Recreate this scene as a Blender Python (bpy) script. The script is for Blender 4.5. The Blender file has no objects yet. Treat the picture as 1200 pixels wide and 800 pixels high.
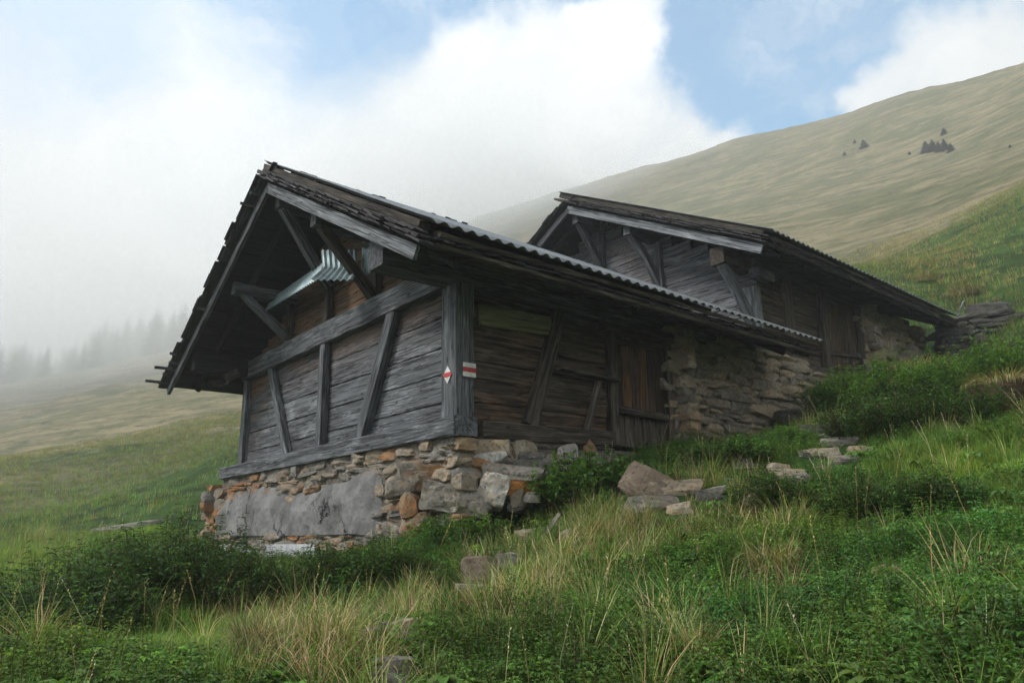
import bpy, math, random
import numpy as np
from mathutils import Vector, Matrix
# ------------------------------------------------------------------ camera, sky, sun, exposure
S = bpy.context.scene
COL = S.collection
CX, CY, F = 600.0, 400.0, 845.0          # the photograph's own 1200x800 frame
def _cam_basis():
    r_ = lambda p: np.array([p[0]-CX, CY-p[1], -F])
    l = r_((-142., 637.)); r = r_((1651., 609.))
    n = np.cross(r, l); n /= np.linalg.norm(n)
    if n[1] < 0: n = -n
    f = np.array([0, 0, -1.]); fy = f-n*f.dot(n); fy /= np.linalg.norm(fy)
    return np.array([np.cross(fy, n), fy, n])
RW = _cam_basis()
cd = bpy.data.cameras.new('camera'); cam = bpy.data.objects.new('camera', cd); COL.objects.link(cam)
cd.sensor_fit = 'HORIZONTAL'; cd.sensor_width = 36.0; cd.lens = F/1200*36; cd.clip_start = 0.05; cd.clip_end = 5000
cam.matrix_world = Matrix([list(RW[0])+[0], list(RW[1])+[0], list(RW[2])+[0], [0, 0, 0, 1]])
S.camera = cam
S.view_settings.view_transform = 'Standard'; S.view_settings.look = 'None'
S.view_settings.gamma = 1.0; S.view_settings.exposure = 0.50; S.view_settings.use_curve_mapping = False
S.cycles.use_denoising = True; S.cycles.denoising_prefilter = 'FAST'
S.cycles.max_bounces = 6; S.cycles.diffuse_bounces = 3; S.cycles.glossy_bounces = 2; S.cycles.transmission_bounces = 3
S.cycles.transparent_max_bounces = 6; S.cycles.volume_bounces = 3
S.cycles.sample_clamp_indirect = 6.0

SUN_EL, SUN_AZ = math.radians(44), math.radians(-108)    # azimuth from +Y towards +X
def ray(x, y):
    d = RW @ np.array([x-CX, CY-y, -F]); return d/np.linalg.norm(d)
def proj(P):
    c = np.asarray(P, float) @ RW
    return CX+F*c[..., 0]/-c[..., 2], CY-F*c[..., 1]/-c[..., 2]

def nd(nt, t, **k):
    n = nt.nodes.new(t)
    for a, b in k.items(): setattr(n, a, b)
    return n
class NT:
    """small helper for node trees"""
    def __init__(s, nt): s.nt = nt
    def put(s, sock, v):
        if isinstance(v, bpy.types.NodeSocket): s.nt.links.new(v, sock)
        elif v is not None:
            if isinstance(v, (int, float)) and sock.type in ('RGBA',): v = (v, v, v, 1)
            if isinstance(v, tuple) and len(v) == 3 and sock.type == 'RGBA': v = (*v, 1)
            sock.default_value = v
    def math(s, op, a, b=None, c=None, clamp=False):
        n = nd(s.nt, 'ShaderNodeMath', operation=op, use_clamp=clamp)
        for i, v in enumerate((a, b, c)):
            if v is not None: s.put(n.inputs[i], v)
        return n.outputs[0]
    def vmath(s, op, a, b=None):
        n = nd(s.nt, 'ShaderNodeVectorMath', operation=op)
        s.put(n.inputs[0], a)
        if b is not None: s.put(n.inputs[1], b)
        return n.outputs['Value'] if op in ('DOT_PRODUCT', 'LENGTH') else n.outputs[0]
    def noise(s, vec, scale, detail=4, rough=.55, dist=0.0, col=False):
        n = nd(s.nt, 'ShaderNodeTexNoise'); s.put(n.inputs['Vector'], vec)
        n.inputs['Scale'].default_value = scale; n.inputs['Detail'].default_value = detail
        n.inputs['Roughness'].default_value = rough; n.inputs['Distortion'].default_value = dist
        return n.outputs['Color' if col else 'Fac']
    def ramp(s, fac, lo, hi, a=0.0, b=1.0, smooth=True):
        n = nd(s.nt, 'ShaderNodeMapRange', interpolation_type='SMOOTHSTEP' if smooth else 'LINEAR'); n.clamp = True
        s.put(n.inputs['Value'], fac)
        for k, v in (('From Min', lo), ('From Max', hi), ('To Min', a), ('To Max', b)): n.inputs[k].default_value = v
        return n.outputs['Result']
    def mix(s, fac, a, b, mode='MIX'):
        n = nd(s.nt, 'ShaderNodeMix', data_type='RGBA', blend_type=mode)
        s.put(n.inputs[0], fac); s.put(n.inputs[6], a); s.put(n.inputs[7], b)
        return n.outputs[2]
    def attr(s, name, out='Vector'):
        n = nd(s.nt, 'ShaderNodeAttribute', attribute_name=name); return n.outputs[out]
    def scale(s, vec, xyz):
        return s.vmath('MULTIPLY', vec, xyz)
    def bump(s, h, strength=.5, dist=.02):
        n = nd(s.nt, 'ShaderNodeBump'); s.put(n.inputs['Height'], h)
        n.inputs['Strength'].default_value = strength; n.inputs['Distance'].default_value = dist
        return n.outputs[0]

# world: NISHITA sky with broken cloud mixed in by direction
W_ = bpy.data.worlds.new('World'); S.world = W_; W_.use_nodes = True
wt = W_.node_tree; wt.nodes.clear(); k = NT(wt)
sky = nd(wt, 'ShaderNodeTexSky', sky_type='NISHITA'); sky.sun_disc = False
sky.sun_elevation = SUN_EL; sky.sun_rotation = SUN_AZ; sky.altitude = 1800; sky.air_density = 1.0; sky.dust_density = .3; sky.ozone_density = 1.6
tc = nd(wt, 'ShaderNodeTexCoord'); dv = tc.outputs['Generated']
warp = k.vmath('SCALE', k.vmath('SUBTRACT', k.noise(dv, 3.2, 6, .6, col=True), (.5, .5, .5)), None)
warp.node.inputs['Scale'].default_value = .30
dw = k.vmath('NORMALIZE', k.vmath('ADD', dv, warp))
blue = None
for (px, py, c0, c1, wgt) in [
        (860, 60, .965, .992, 1.0), (960, -40, .95, .985, 1.0), (780, 130, .990, .998, .9), (470, 5, .986, .998, .9), (400, -60, .97, .995, .9), (570, 0, .990, .9985, .95), (650, -8, .986, .9975, 1.0), (720, 0, .990, .9985, 1.0), (640, -70, .972, .990, 1.0), (540, -60, .975, .991, 1.0), (80, -40, .985, .998, .5), (1210, -40, .985, .997, .8),
        (1180, -60, .96, .99, 1.0), (600, -150, .93, .98, 1.0)]:
    m = k.ramp(k.vmath('DOT_PRODUCT', dw, tuple(ray(px, py))), c0, c1, 0, wgt)
    blue = m if blue is None else k.math('MAXIMUM', blue, m)
# cloud bank above the right-hand ridge
for (px, py, c0, c1) in [(1105, 105, .9935, .9985), (1190, 62, .9955, .9990), (1030, 140, .996, .999), (800, 170, .9965, .9992), (725, 75, .9965, .9990), (650, 150, .988, .9965), (530, 100, .9945, .9988), (700, 60, .9988, .9997)]:
    m = k.ramp(k.vmath('DOT_PRODUCT', dw, tuple(ray(px, py))), c0, c1, 1, 0)
    blue = k.math('MULTIPLY', blue, m)
wisp = k.ramp(k.noise(k.scale(dw, (1, 1, 1.6)), 5.5, 8, .62), .42, .76, .10, .62)
blue = k.math('MULTIPLY', blue, k.math('SUBTRACT', 1.0, wisp))
cn = k.noise(dw, 3.2, 8, .6)
cl = k.mix(k.ramp(cn, .32, .66), (8.0, 8.4, 8.7), (10.3, 10.4, 10.4))
glow = k.ramp(k.vmath('DOT_PRODUCT', dv, tuple(ray(640, 60))), .70, .985, .74, 1.0)
cl = k.mix(1.0, cl, glow, 'MULTIPLY')
skyc = k.mix(1.0, sky.outputs[0], (.95, 2.45, 2.55), 'MULTIPLY')
bg = nd(wt, 'ShaderNodeBackground'); bg.inputs['Strength'].default_value = .09
k.put(bg.inputs['Color'], k.mix(blue, cl, skyc))
wo = nd(wt, 'ShaderNodeOutputWorld'); wt.links.new(bg.outputs[0], wo.inputs['Surface'])
W_.cycles.sampling_method = 'MANUAL'; W_.cycles.sample_map_resolution = 512

sl = bpy.data.lights.new('sun', 'SUN'); sun = bpy.data.objects.new('sun', sl); COL.objects.link(sun)
sl.energy = 2.6; sl.angle = math.radians(16); sl.color = (1.0, .95, .88)
sd = Vector((math.cos(SUN_EL)*math.sin(SUN_AZ), math.cos(SUN_EL)*math.cos(SUN_AZ), math.sin(SUN_EL)))
sun.rotation_euler = (-sd).to_track_quat('-Z', 'Y').to_euler()

# ------------------------------------------------------------------ frames of reference
ul, ur = ray(-142, 637), ray(1651, 609)
_m = (math.atan2(ur[1], ur[0])+math.atan2(ul[1], ul[0])-math.pi/2)/2
U = np.array([math.cos(_m), math.sin(_m), 0.]); V = np.array([-math.sin(_m), math.cos(_m), 0.]); Z = np.array([0, 0, 1.])
P0 = ray(536.5, 491)*8.5                 # top of the sill at the near corner of the front hut
def W(u, v, z): return P0+U*u+V*v+Z*z
rng = np.random.default_rng(7); random.seed(7)
def R(a=0., b=1.): return random.uniform(a, b)

# ------------------------------------------------------------------ numpy noise
_G = np.random.default_rng(11).random(65536).astype(np.float64)
def _h(ix, iy, iz): return _G[(ix*73856093 ^ iy*19349663 ^ iz*83492791) & 65535]
def vnoise(p):
    p = np.asarray(p, float); i = np.floor(p).astype(np.int64); f = p-i; f = f*f*(3-2*f)
    x, y, z = i[..., 0], i[..., 1], i[..., 2]; fx, fy, fz = f[..., 0], f[..., 1], f[..., 2]
    def L(a, b, t): return a+(b-a)*t
    return L(L(L(_h(x, y, z), _h(x+1, y, z), fx), L(_h(x, y+1, z), _h(x+1, y+1, z), fx), fy),
             L(L(_h(x, y, z+1), _h(x+1, y, z+1), fx), L(_h(x, y+1, z+1), _h(x+1, y+1, z+1), fx), fy), fz)-.5
def fbm(p, o=3):
    p = np.asarray(p, float); r = 0; a = 1.0
    for _ in range(o): r = r+a*vnoise(p); p = p*2.03+17.3; a *= .5
    return r
def fbm2(x, y, s, o=3): return fbm(np.stack([x*s, y*s, np.full_like(x, 3.7)], -1), o)

# ------------------------------------------------------------------ mesh builder
class M:
    def __init__(s): s.v = []; s.f = []; s.bc = []; s.tone = []; s.warm = []; s.n = 0
    def add(s, v, f, bc=None, tone=.5, warm=0.):
        v = np.asarray(v, float); n = len(v)
        s.v.append(v); s.f += [tuple(i+s.n for i in q) for q in f]; s.n += n
        s.bc.append(v if bc is None else np.asarray(bc, float))
        s.tone.append(np.full(n, tone) if np.isscalar(tone) else np.asarray(tone))
        s.warm.append(np.full(n, warm) if np.isscalar(warm) else np.asarray(warm))
    def build(s, name, mat, parent=None, smooth=False, origin=None):
        me = bpy.data.meshes.new(name); v = np.concatenate(s.v)
        o = bpy.data.objects.new(name, me); COL.objects.link(o)
        if parent is not None:
            o.parent = parent; base = np.array(WORLD[parent.name])
            if origin is not None: base2 = np.array(origin); o.location = base2-base; base = base2
        else:
            base = np.array(origin) if origin is not None else np.array([v[:, 0].mean(), v[:, 1].mean(), v[:, 2].min()])
            o.location = base
        WORLD[o.name] = base
        me.from_pydata((v-base).tolist(), [], s.f)
        for nm, tp, d in (('bc', 'FLOAT_VECTOR', np.concatenate(s.bc)), ('tone', 'FLOAT', np.concatenate(s.tone)), ('warm', 'FLOAT', np.concatenate(s.warm))):
            a = me.attributes.new(nm, tp, 'POINT'); a.data.foreach_set('vector' if tp == 'FLOAT_VECTOR' else 'value', d.astype(np.float32).ravel())
        if smooth: me.shade_smooth()
        me.materials.append(mat); return o
WORLD = {}
def tag(o, label=None, cat=None, group=None, kind=None):
    for a, b in (('label', label), ('category', cat), ('group', group), ('kind', kind)):
        if b: o[a] = b
    return o
def thing(name, loc, label, cat, group=None):
    o = bpy.data.objects.new(name, None); COL.objects.link(o); o.location = loc; o.empty_display_size = .3
    WORLD[o.name] = np.array(loc, float); return tag(o, label, cat, group)

def beam(m, p, q, w, t, up, segs=None, rough=.004, tone=None, warm=0., taper=0., round_=False, bow=0., chamfer=.12, warmf=None):
    """a hewn board or log from p to q: w along the side direction, t along `up`"""
    p, q = np.asarray(p, float), np.asarray(q, float); d = q-p; L = np.linalg.norm(d); d /= L
    up = np.asarray(up, float); up = up-d*up.dot(d); up /= np.linalg.norm(up); sd_ = np.cross(d, up)
    segs = segs or max(2, int(L/.22))
    if round_:
        cs = [(math.cos(a)*.5, math.sin(a)*.5) for a in np.linspace(0, 2*math.pi, 9)[:-1]]
    else:
        c = chamfer*min(w, t); cw, ct = .5-c/w*.5, .5-c/t*.5
        cs = [(-.5, -ct), (-cw, -.5), (cw, -.5), (.5, -ct), (.5, ct), (cw, .5), (-cw, .5), (-.5, ct)]
    cs = np.array(cs); n = len(cs); off = R(0, 90); off2 = R(0, 90)
    tone = R(.25, .75) if tone is None else tone
    vs, bcs, wm = [], [], []
    for i in range(segs+1):
        s_ = i/segs; ctr = p+d*L*s_+up*bow*math.sin(math.pi*s_)
        k_ = 1-taper*s_; j = np.array([(R(-1, 1)*rough, R(-1, 1)*rough) for _ in range(n)])
        a = cs*[w*k_, t*k_]+j
        if i in (0, segs): ctr = ctr+d*R(-.5, .5)*rough
        vs += [ctr+sd_*x+up*y for x, y in a]
        bcs += [(s_*L+off, x+off2, y+off2*.7) for x, y in a]
    fs = []
    for i in range(segs):
        for j in range(n):
            a = i*n+j; b = i*n+(j+1) % n; fs.append((a, b, b+n, a+n))
    fs.append(tuple(range(n-1, -1, -1))); fs.append(tuple(segs*n+j for j in range(n)))
    if warmf is not None: warm = np.array([warmf(x) for x in vs])
    m.add(vs, fs, bcs, tone, warm)

_ST = {}
def _blk(n=6):
    if n in _ST: return _ST[n]
    g = np.linspace(-1, 1, n+1); idx = {}; vs = []; fs = []
    def vid(*p):
        key = tuple(np.round(p, 3))
        if key not in idx: idx[key] = len(vs); vs.append(p)
        return idx[key]
    for a in range(3):
        for sgn in (-1, 1):
            for i in range(n):
                for j in range(n):
                    q = []
                    for (di, dj) in ((0, 0), (1, 0), (1, 1), (0, 1)):
                        p = [0, 0, 0]; p[a] = sgn; p[(a+1) % 3] = g[i+di]; p[(a+2) % 3] = g[j+dj]; q.append(vid(*p))
                    fs.append(tuple(q if sgn > 0 else q[::-1]))
    _ST[n] = (np.array(vs, float), fs); return _ST[n]
def stone(m, c, size, ax, seed=None, tone=None, warm=None, flat=.35, n=5, rough=1., lump=.20):
    """an irregular block: size along the three axes ax"""
    rs = np.random.default_rng(seed if seed is not None else random.randrange(1 << 30))
    v, fs = _blk(n); r = np.linalg.norm(v, axis=1, keepdims=True)
    rd = .05+.16*rs.random(); v = v*(1-rd)+v/r*rd*1.15
    for _ in range(7):
        nrm = rs.normal(size=3); nrm /= np.linalg.norm(nrm); dd = .82+.35*rs.random(); h = v@nrm-dd
        v = v-np.outer(np.clip(h, 0, None), nrm)*.8
    sk = 1+(rs.random(3)-.5)*.3; v = v*sk; v[:, 0] += v[:, 2]*(rs.random()-.5)*flat; v[:, 1] += v[:, 0]*(rs.random()-.5)*.2; v[:, 2] += v[:, 0]*(rs.random()-.5)*.3
    s3 = np.array(size)/2; o_ = rs.random(3)*50; vp = v*s3
    big = np.stack([fbm(v*1.3+o_+kk*9, 2) for kk in range(3)], 1)*lump*s3; fine = np.stack([fbm(vp*9+o_+kk*5, 3) for kk in range(3)], 1)*min(.05, .22*s3.min())*rough
    A = np.array(ax); w = (vp+big+fine)@A+np.asarray(c)
    m.add(w, fs, vp+o_, rs.random() if tone is None else tone, (rs.random() if warm is None else warm))

# ------------------------------------------------------------------ materials
def mat(name):
    m = bpy.data.materials.new(name); m.use_nodes = True; nt = m.node_tree
    return m, NT(nt), nt.nodes['Principled BSDF']
def wood(name, dark, mid, light, warmcol=(.20, .085, .03), rough=.8, warm_amt=1.0, moss=0.0):
    m, k, b = mat(name)
    bc = k.attr('bc'); tone = k.attr('tone', 'Fac'); warm = k.attr('warm', 'Fac')
    g1 = k.noise(k.scale(bc, (.75, 17, 17)), 1.0, 8, .68, .12)
    g2 = k.noise(k.scale(bc, (2.2, 75, 75)), 1.0, 4, .6)
    blot = k.noise(k.scale(bc, (1.6, 4.5, 4.5)), 1.0, 4, .6)
    t = k.math('ADD', k.math('MULTIPLY', g1, .62), k.math('MULTIPLY', g2, .38))
    c = k.mix(k.ramp(t, .41, .57), dark, mid)
    c = k.mix(k.ramp(k.math('ADD', k.math('MULTIPLY', g2, .5), k.math('MULTIPLY', blot, .5)), .50, .68, 0, .85), c, light)
    c = k.mix(1.0, c, k.ramp(tone, 0, 1, .48, 1.42, False), 'MULTIPLY')
    if warm_amt:
        wf = k.math('MULTIPLY', k.ramp(k.math('ADD', k.math('MULTIPLY', blot, .55), k.math('MULTIPLY', g1, .45)), .40, .58), warm)
        wc = k.mix(k.ramp(g2, .35, .62), tuple(x*.35 for x in warmcol), warmcol)
        c = k.mix(k.math('MULTIPLY', wf, warm_amt, clamp=True), c, wc)
    # checks (long cracks) and knots
    cr = k.ramp(k.math('ABSOLUTE', k.math('SUBTRACT', k.noise(k.scale(bc, (.45, 11, 11)), 1.0, 2, .5, .1), .5)), .0, .016, 1, 0)
    kn = nd(k.nt, 'ShaderNodeTexVoronoi'); k.put(kn.inputs['Vector'], k.scale(bc, (2.1, 6.5, 6.5))); kn.inputs['Scale'].default_value = 1
    knot = k.ramp(kn.outputs['Distance'], .05, .13, 1, 0)
    dk = k.math('MAXIMUM', k.math('MULTIPLY', cr, .8), k.math('MULTIPLY', knot, .7))
    c = k.mix(dk, c, tuple(x*.35 for x in dark))
    if moss:
        c = k.mix(k.math('MULTIPLY', k.ramp(k.noise(k.scale(bc, (3, 6, 6)), 1.0, 5, .6), .45, .62), moss), c, (.09, .105, .035))
    k.put(b.inputs['Base Color'], c); b.inputs['Roughness'].default_value = rough
    b.inputs['Specular IOR Level'].default_value = .28
    h = k.math('SUBTRACT', k.math('ADD', k.math('MULTIPLY', g1, .6), k.math('MULTIPLY', g2, .5)), dk)
    k.put(b.inputs['Normal'], k.bump(h, .8, .012)); return m
M_GREY = wood('weathered_grey_wood', (.032, .035, .040), (.118, .128, .142), (.29, .31, .335))
M_GREYL = wood('bluish_grey_wood', (.04, .043, .05), (.16, .172, .19), (.34, .36, .385))
M_BROWN = wood('sheltered_brown_wood', (.030, .024, .019), (.10, .075, .055), (.21, .175, .14), warmcol=(.19, .105, .055))
M_PALE = wood('bleached_wood', (.06, .066, .074), (.18, .195, .215), (.32, .34, .37), warm_amt=.4)
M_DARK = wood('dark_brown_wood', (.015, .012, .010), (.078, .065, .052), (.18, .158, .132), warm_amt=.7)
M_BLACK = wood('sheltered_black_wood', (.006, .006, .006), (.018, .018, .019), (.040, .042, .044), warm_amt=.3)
M_DOOR = wood('door_wood', (.022, .015, .011), (.075, .050, .034), (.14, .12, .10), warmcol=(.22, .10, .04))
M_GREEN = wood('green_stained_wood', (.07, .072, .035), (.17, .175, .09), (.24, .245, .15), warm_amt=0, moss=.25)
M_SHING = wood('shingle_wood', (.018, .018, .018), (.060, .060, .062), (.13, .135, .14), warm_amt=.3)
M_DRIFT = wood('bleached_driftwood', (.10, .09, .07), (.28, .25, .21), (.42, .39, .34), warm_amt=0)

def stonemat(name, base=(.17, .165, .155), base2=(.33, .315, .285), brown=(.27, .20, .125), lich=(.33, .16, .055), lamt=1.0, dark=1.0):
    m, k, b = mat(name)
    bc = k.attr('bc'); tone = k.attr('tone', 'Fac'); warm = k.attr('warm', 'Fac')
    n1 = k.noise(bc, 5, 7, .62); n2 = k.noise(bc, 26, 5, .65); n3 = k.noise(bc, 2.2, 5, .6); n4 = k.noise(k.scale(bc, (1, 1, 6)), 5, 4, .6)
    c = k.mix(k.ramp(n1, .36, .64), base, base2)
    c = k.mix(k.ramp(k.math('ADD', n4, k.math('MULTIPLY', tone, .35)), .58, .86, 0, .9), c, brown)
    c = k.mix(1.0, c, k.ramp(tone, 0, 1, .62, 1.28, False), 'MULTIPLY')
    c = k.mix(k.ramp(n2, .34, .50, .85, 0), c, tuple(x*.28 for x in base))
    c = k.mix(k.ramp(k.noise(bc, 11, 4, .6), .35, .65, .0, .5), c, tuple(x*.5 for x in base2))
    lf = k.ramp(k.math('ADD', k.math('ADD', k.math('MULTIPLY', n3, .5), k.math('MULTIPLY', n2, .45)), k.math('MULTIPLY', warm, .42)), .74, .90, 0, lamt)
    lc = k.mix(k.ramp(n1, .4, .62), (lich[0]*.6, lich[1]*.75, lich[2]*1.4), lich)
    c = k.mix(lf, c, lc)
    c = k.mix(k.ramp(k.math('SUBTRACT', n2, k.math('MULTIPLY', warm, .1)), .62, .70, 0, .6), c, (.46, .46, .43))
    if dark != 1.0: c = k.mix(1.0, c, (dark, dark, dark), 'MULTIPLY')
    k.put(b.inputs['Base Color'], c); b.inputs['Roughness'].default_value = .92; b.inputs['Specular IOR Level'].default_value = .2
    k.put(b.inputs['Normal'], k.bump(k.math('ADD', k.math('MULTIPLY', n1, .8), k.math('MULTIPLY', n2, .4)), .75, .03)); return m
M_STONE = stonemat('lichened_stone')
M_STONE_B = stonemat('brown_field_stone', (.19, .17, .14), (.37, .335, .28), (.30, .225, .14), lamt=.4)
M_STONE_D = stonemat('dark_slate_stone', (.055, .056, .055), (.12, .12, .115), (.07, .06, .045), (.10, .11, .045), lamt=.4)
M_STONE_G = stonemat('grey_boulder', (.17, .165, .155), (.31, .30, .28), (.20, .17, .13), (.25, .24, .12), lamt=.3)
M_STONE_O = stonemat('orange_lichen_stone', (.17, .115, .07), (.29, .205, .135), (.26, .15, .07), (.42, .17, .04), lamt=1)
M_STONE_W = stonemat('white_quartz_stone', (.30, .30, .29), (.62, .61, .58), (.33, .27, .20), lamt=.1)

def plaster_mat():
    m, k, b = mat('cracked_grey_plaster'); bc = k.attr('bc'); warm = k.attr('warm', 'Fac')
    n1 = k.noise(bc, 2.0, 6, .6); n2 = k.noise(bc, 14, 6, .65); n3 = k.noise(bc, 60, 3, .6)
    vo = nd(k.nt, 'ShaderNodeTexVoronoi', feature='DISTANCE_TO_EDGE')
    k.put(vo.inputs['Vector'], k.vmath('ADD', bc, k.vmath('MULTIPLY', k.noise(bc, 3.5, 5, .65, col=True), (.55, .55, .55)))); vo.inputs['Scale'].default_value = 1.15
    gate = k.ramp(k.noise(bc, 1.1, 2, .5), .45, .55)
    crack = k.math('MULTIPLY', k.ramp(vo.outputs['Distance'], .004, .020, 1, 0), gate)
    c = k.mix(k.ramp(n1, .36, .64), (.135, .137, .14), (.235, .235, .235))
    c = k.mix(k.ramp(n2, .30, .5, .6, 0), c, (.085, .085, .085))
    c = k.mix(k.ramp(n3, .58, .75, 0, .5), c, (.33, .33, .33))
    lf = k.ramp(k.math('ADD', k.math('MULTIPLY', k.noise(bc, 3.0, 5, .6), .8), k.math('MULTIPLY', warm, .34)), .56, .68, 0, .8)
    c = k.mix(lf, c, k.mix(k.ramp(n2, .4, .6), (.15, .095, .06), (.30, .15, .06)))
    c = k.mix(crack, c, (.02, .02, .02))
    k.put(b.inputs['Base Color'], c); b.inputs['Roughness'].default_value = .95; b.inputs['Specular IOR Level'].default_value = .15
    k.put(b.inputs['Normal'], k.bump(k.math('SUBTRACT', k.math('ADD', k.math('MULTIPLY', n2, .6), k.math('MULTIPLY', n3, .25)), k.math('MULTIPLY', crack, 1.2)), .8, .03)); return m
M_PLAST = plaster_mat()
def simple(name, col, rough=.6, metal=0., nscale=20, var=.25, spec=.4, bumpd=.004):
    m, k, b = mat(name); bc = k.attr('bc'); n = k.noise(bc, nscale, 5, .6); n2 = k.noise(bc, nscale*.2, 4, .6)
    f = k.math('ADD', k.math('MULTIPLY', n, .5), k.math('MULTIPLY', n2, .5))
    c = k.mix(k.ramp(f, .35, .65), tuple(x*(1-var) for x in col), tuple(min(1, x*(1+var)) for x in col))
    k.put(b.inputs['Base Color'], c); b.inputs['Roughness'].default_value = rough; b.inputs['Metallic'].default_value = metal
    b.inputs['Specular IOR Level'].default_value = spec
    k.put(b.inputs['Normal'], k.bump(n, .4, bumpd)); return m
M_EARTH = simple('peaty_earth', (.05, .034, .02), .95, 0, 12, .5, .1, .03)
M_MORT = simple('lime_mortar', (.13, .118, .10), .95, 0, 14, .45, .1, .03)
M_CONC = simple('pale_concrete', (.42, .44, .47), .9, 0, 6, .25, .2, .01)
M_ZINC = simple('galvanised_corrugated_iron', (.18, .195, .205), .5, .3, 9, .30, .5)
M_ZINCW = simple('old_green_grey_corrugated_iron', (.27, .36, .39), .45, .35, 7, .35, .5)
M_WHITE = simple('white_enamel', (.62, .63, .62), .5, 0, 30, .22)
M_RED = simple('red_enamel', (.45, .045, .05), .5, 0, 30, .3)
M_IRON = simple('dark_iron', (.05, .045, .042), .6, .6, 30, .3)

def vegmat(name, transl=.35, rough=.6, gloss=.35):
    m, k, b = mat(name); nt = k.nt; c = k.attr('col', 'Color')
    c = k.mix(1.0, c, k.ramp(k.noise(nd(nt, 'ShaderNodeNewGeometry').outputs['Position'], 1.3, 3, .6), .3, .7, .72, 1.28, False), 'MULTIPLY')
    k.put(b.inputs['Base Color'], c); b.inputs['Roughness'].default_value = rough; b.inputs['Specular IOR Level'].default_value = gloss
    tr = nd(nt, 'ShaderNodeBsdfTranslucent'); k.put(tr.inputs['Color'], k.mix(1.0, c, (1.25, 1.25, .6), 'MULTIPLY'))
    mx = nd(nt, 'ShaderNodeMixShader'); mx.inputs[0].default_value = transl
    nt.links.new(b.outputs[0], mx.inputs[1]); nt.links.new(tr.outputs[0], mx.inputs[2])
    nt.links.new(mx.outputs[0], nt.nodes['Material Output'].inputs['Surface']); return m
M_VEG = vegmat('leaf_green'); M_STRAW = vegmat('dry_straw', .2, .7, .2); M_NEEDLE = vegmat('spruce_needle', .1, .7, .2)

# ------------------------------------------------------------------ ground
_pts = []          # azimuth, ln r, height
def cp(x, y, r):
    r = r*(1+.35*min(1, max(0, (r-40)/60))); d = ray(x, y); h = math.hypot(d[0], d[1]); _pts.append((math.atan2(d[0], d[1]), math.log(r), d[2]/h*r, r))
def cw(u, v, z):
    p = W(u, v, z); r = math.hypot(p[0], p[1]); _pts.append((math.atan2(p[0], p[1]), math.log(r), p[2], r))
def ca(az, r, z): _pts.append((math.radians(az), math.log(r), z, r))
for a in [(0, 800, 4.6), (200, 800, 4.2), (400, 800, 3.9), (600, 800, 3.7), (800, 800, 3.5), (1000, 800, 3.3), (1200, 800, 3.1),
          (0, 745, 6.6), (200, 745, 6.2), (400, 735, 5.6), (600, 720, 5.2), (800, 705, 4.9), (1000, 695, 4.6), (1200, 680, 4.4),
          (470, 700, 6.2), (570, 675, 6.3), (700, 640, 6.4), (800, 620, 6.5), (900, 600, 6.9), (1000, 585, 7.2), (1100, 560, 7.6), (1200, 530, 7.7),
          (40, 690, 9.5), (120, 680, 9), (240, 680, 8.6), (350, 690, 7.4),
          (100, 640, 14), (200, 625, 14.5), (0, 660, 14),
          (770, 570, 7.9), (850, 550, 8.6), (930, 530, 9.2), (1020, 515, 9.8), (1100, 505, 10), (1200, 490, 10),
          (960, 505, 11.0), (1040, 478, 13), (1120, 473, 13), (1200, 463, 13), (1100, 448, 19.6), (1180, 447, 18.6)]: cp(*a)
for a in [(-.4, 8.4, -1.45), (-.4, 6, -1.75), (-.4, 4, -1.72), (-.4, 1.5, -1.6), (-.5, .2, -1.42), (.1, -.6, -1.45), (1.1, -.4, -1.12), (2.0, -.35, -.72), (3.0, -.4, -.32),
          (4.9, -.4, -.08), (7.1, -.2, .38), (8.6, -.1, 1.25), (10.8, -.1, 1.75), (12.5, -.2, 2.02), (14.9, -.3, 2.5),
          (3, 3.5, -1.1), (5, 6, -.7), (8, 4, .6), (8, 8.5, .3), (12, 5, 1.9), (12, 9, 1.6), (16.5, 2, 3.9), (17, 6, 3.4), (3, 9.5, -1.2), (1, 11, -1.6)]: cw(*a)
for col in [[(-120, 640, 20), (-120, 580, 40), (-120, 520, 80), (-120, 490, 140), (-120, 470, 215)],
            [(0, 628, 24), (0, 600, 32), (0, 545, 55), (0, 500, 88), (0, 475, 140), (0, 452, 215)],
            [(150, 598, 24), (150, 560, 36), (150, 505, 60), (150, 455, 98), (150, 436, 150), (150, 424, 215)],
            [(270, 560, 24), (270, 520, 36), (270, 470, 62), (270, 425, 100), (270, 410, 150), (270, 402, 215)],
            [(420, 520, 28), (420, 470, 55), (420, 400, 105), (420, 365, 160), (420, 335, 215)],
            [(560, 480, 26), (560, 425, 48), (560, 355, 95), (560, 295, 160), (560, 255, 225)],
            [(700, 430, 28), (700, 370, 50), (700, 300, 92), (700, 250, 150), (700, 213, 205)],
            [(850, 380, 28), (850, 335, 48), (850, 270, 84), (850, 210, 140), (850, 166, 185)],
            [(960, 360, 27), (960, 325, 45), (960, 265, 74), (960, 190, 124), (960, 139, 170)],
            [(1060, 340, 27), (1060, 303, 40), (1060, 285, 52), (1060, 240, 74), (1060, 165, 115), (1060, 112, 155)],
            [(1130, 336, 26.5), (1130, 290, 36), (1130, 262, 45), (1130, 235, 62), (1130, 160, 103), (1130, 91, 145)],
            [(1200, 332, 25), (1200, 270, 35), (1200, 228, 46), (1200, 205, 62), (1200, 140, 98), (1200, 72, 138)],
            [(1300, 320, 25), (1300, 240, 35), (1300, 190, 46), (1300, 160, 66), (1300, 100, 95), (1300, 35, 130)]]:
    for a in col: cp(*a)
    x, y, r = col[-1]; cp(x, y+70, r*1.35); cp(x, y+200, r*2.2); cp(x, y+320, r*3.6)
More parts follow.
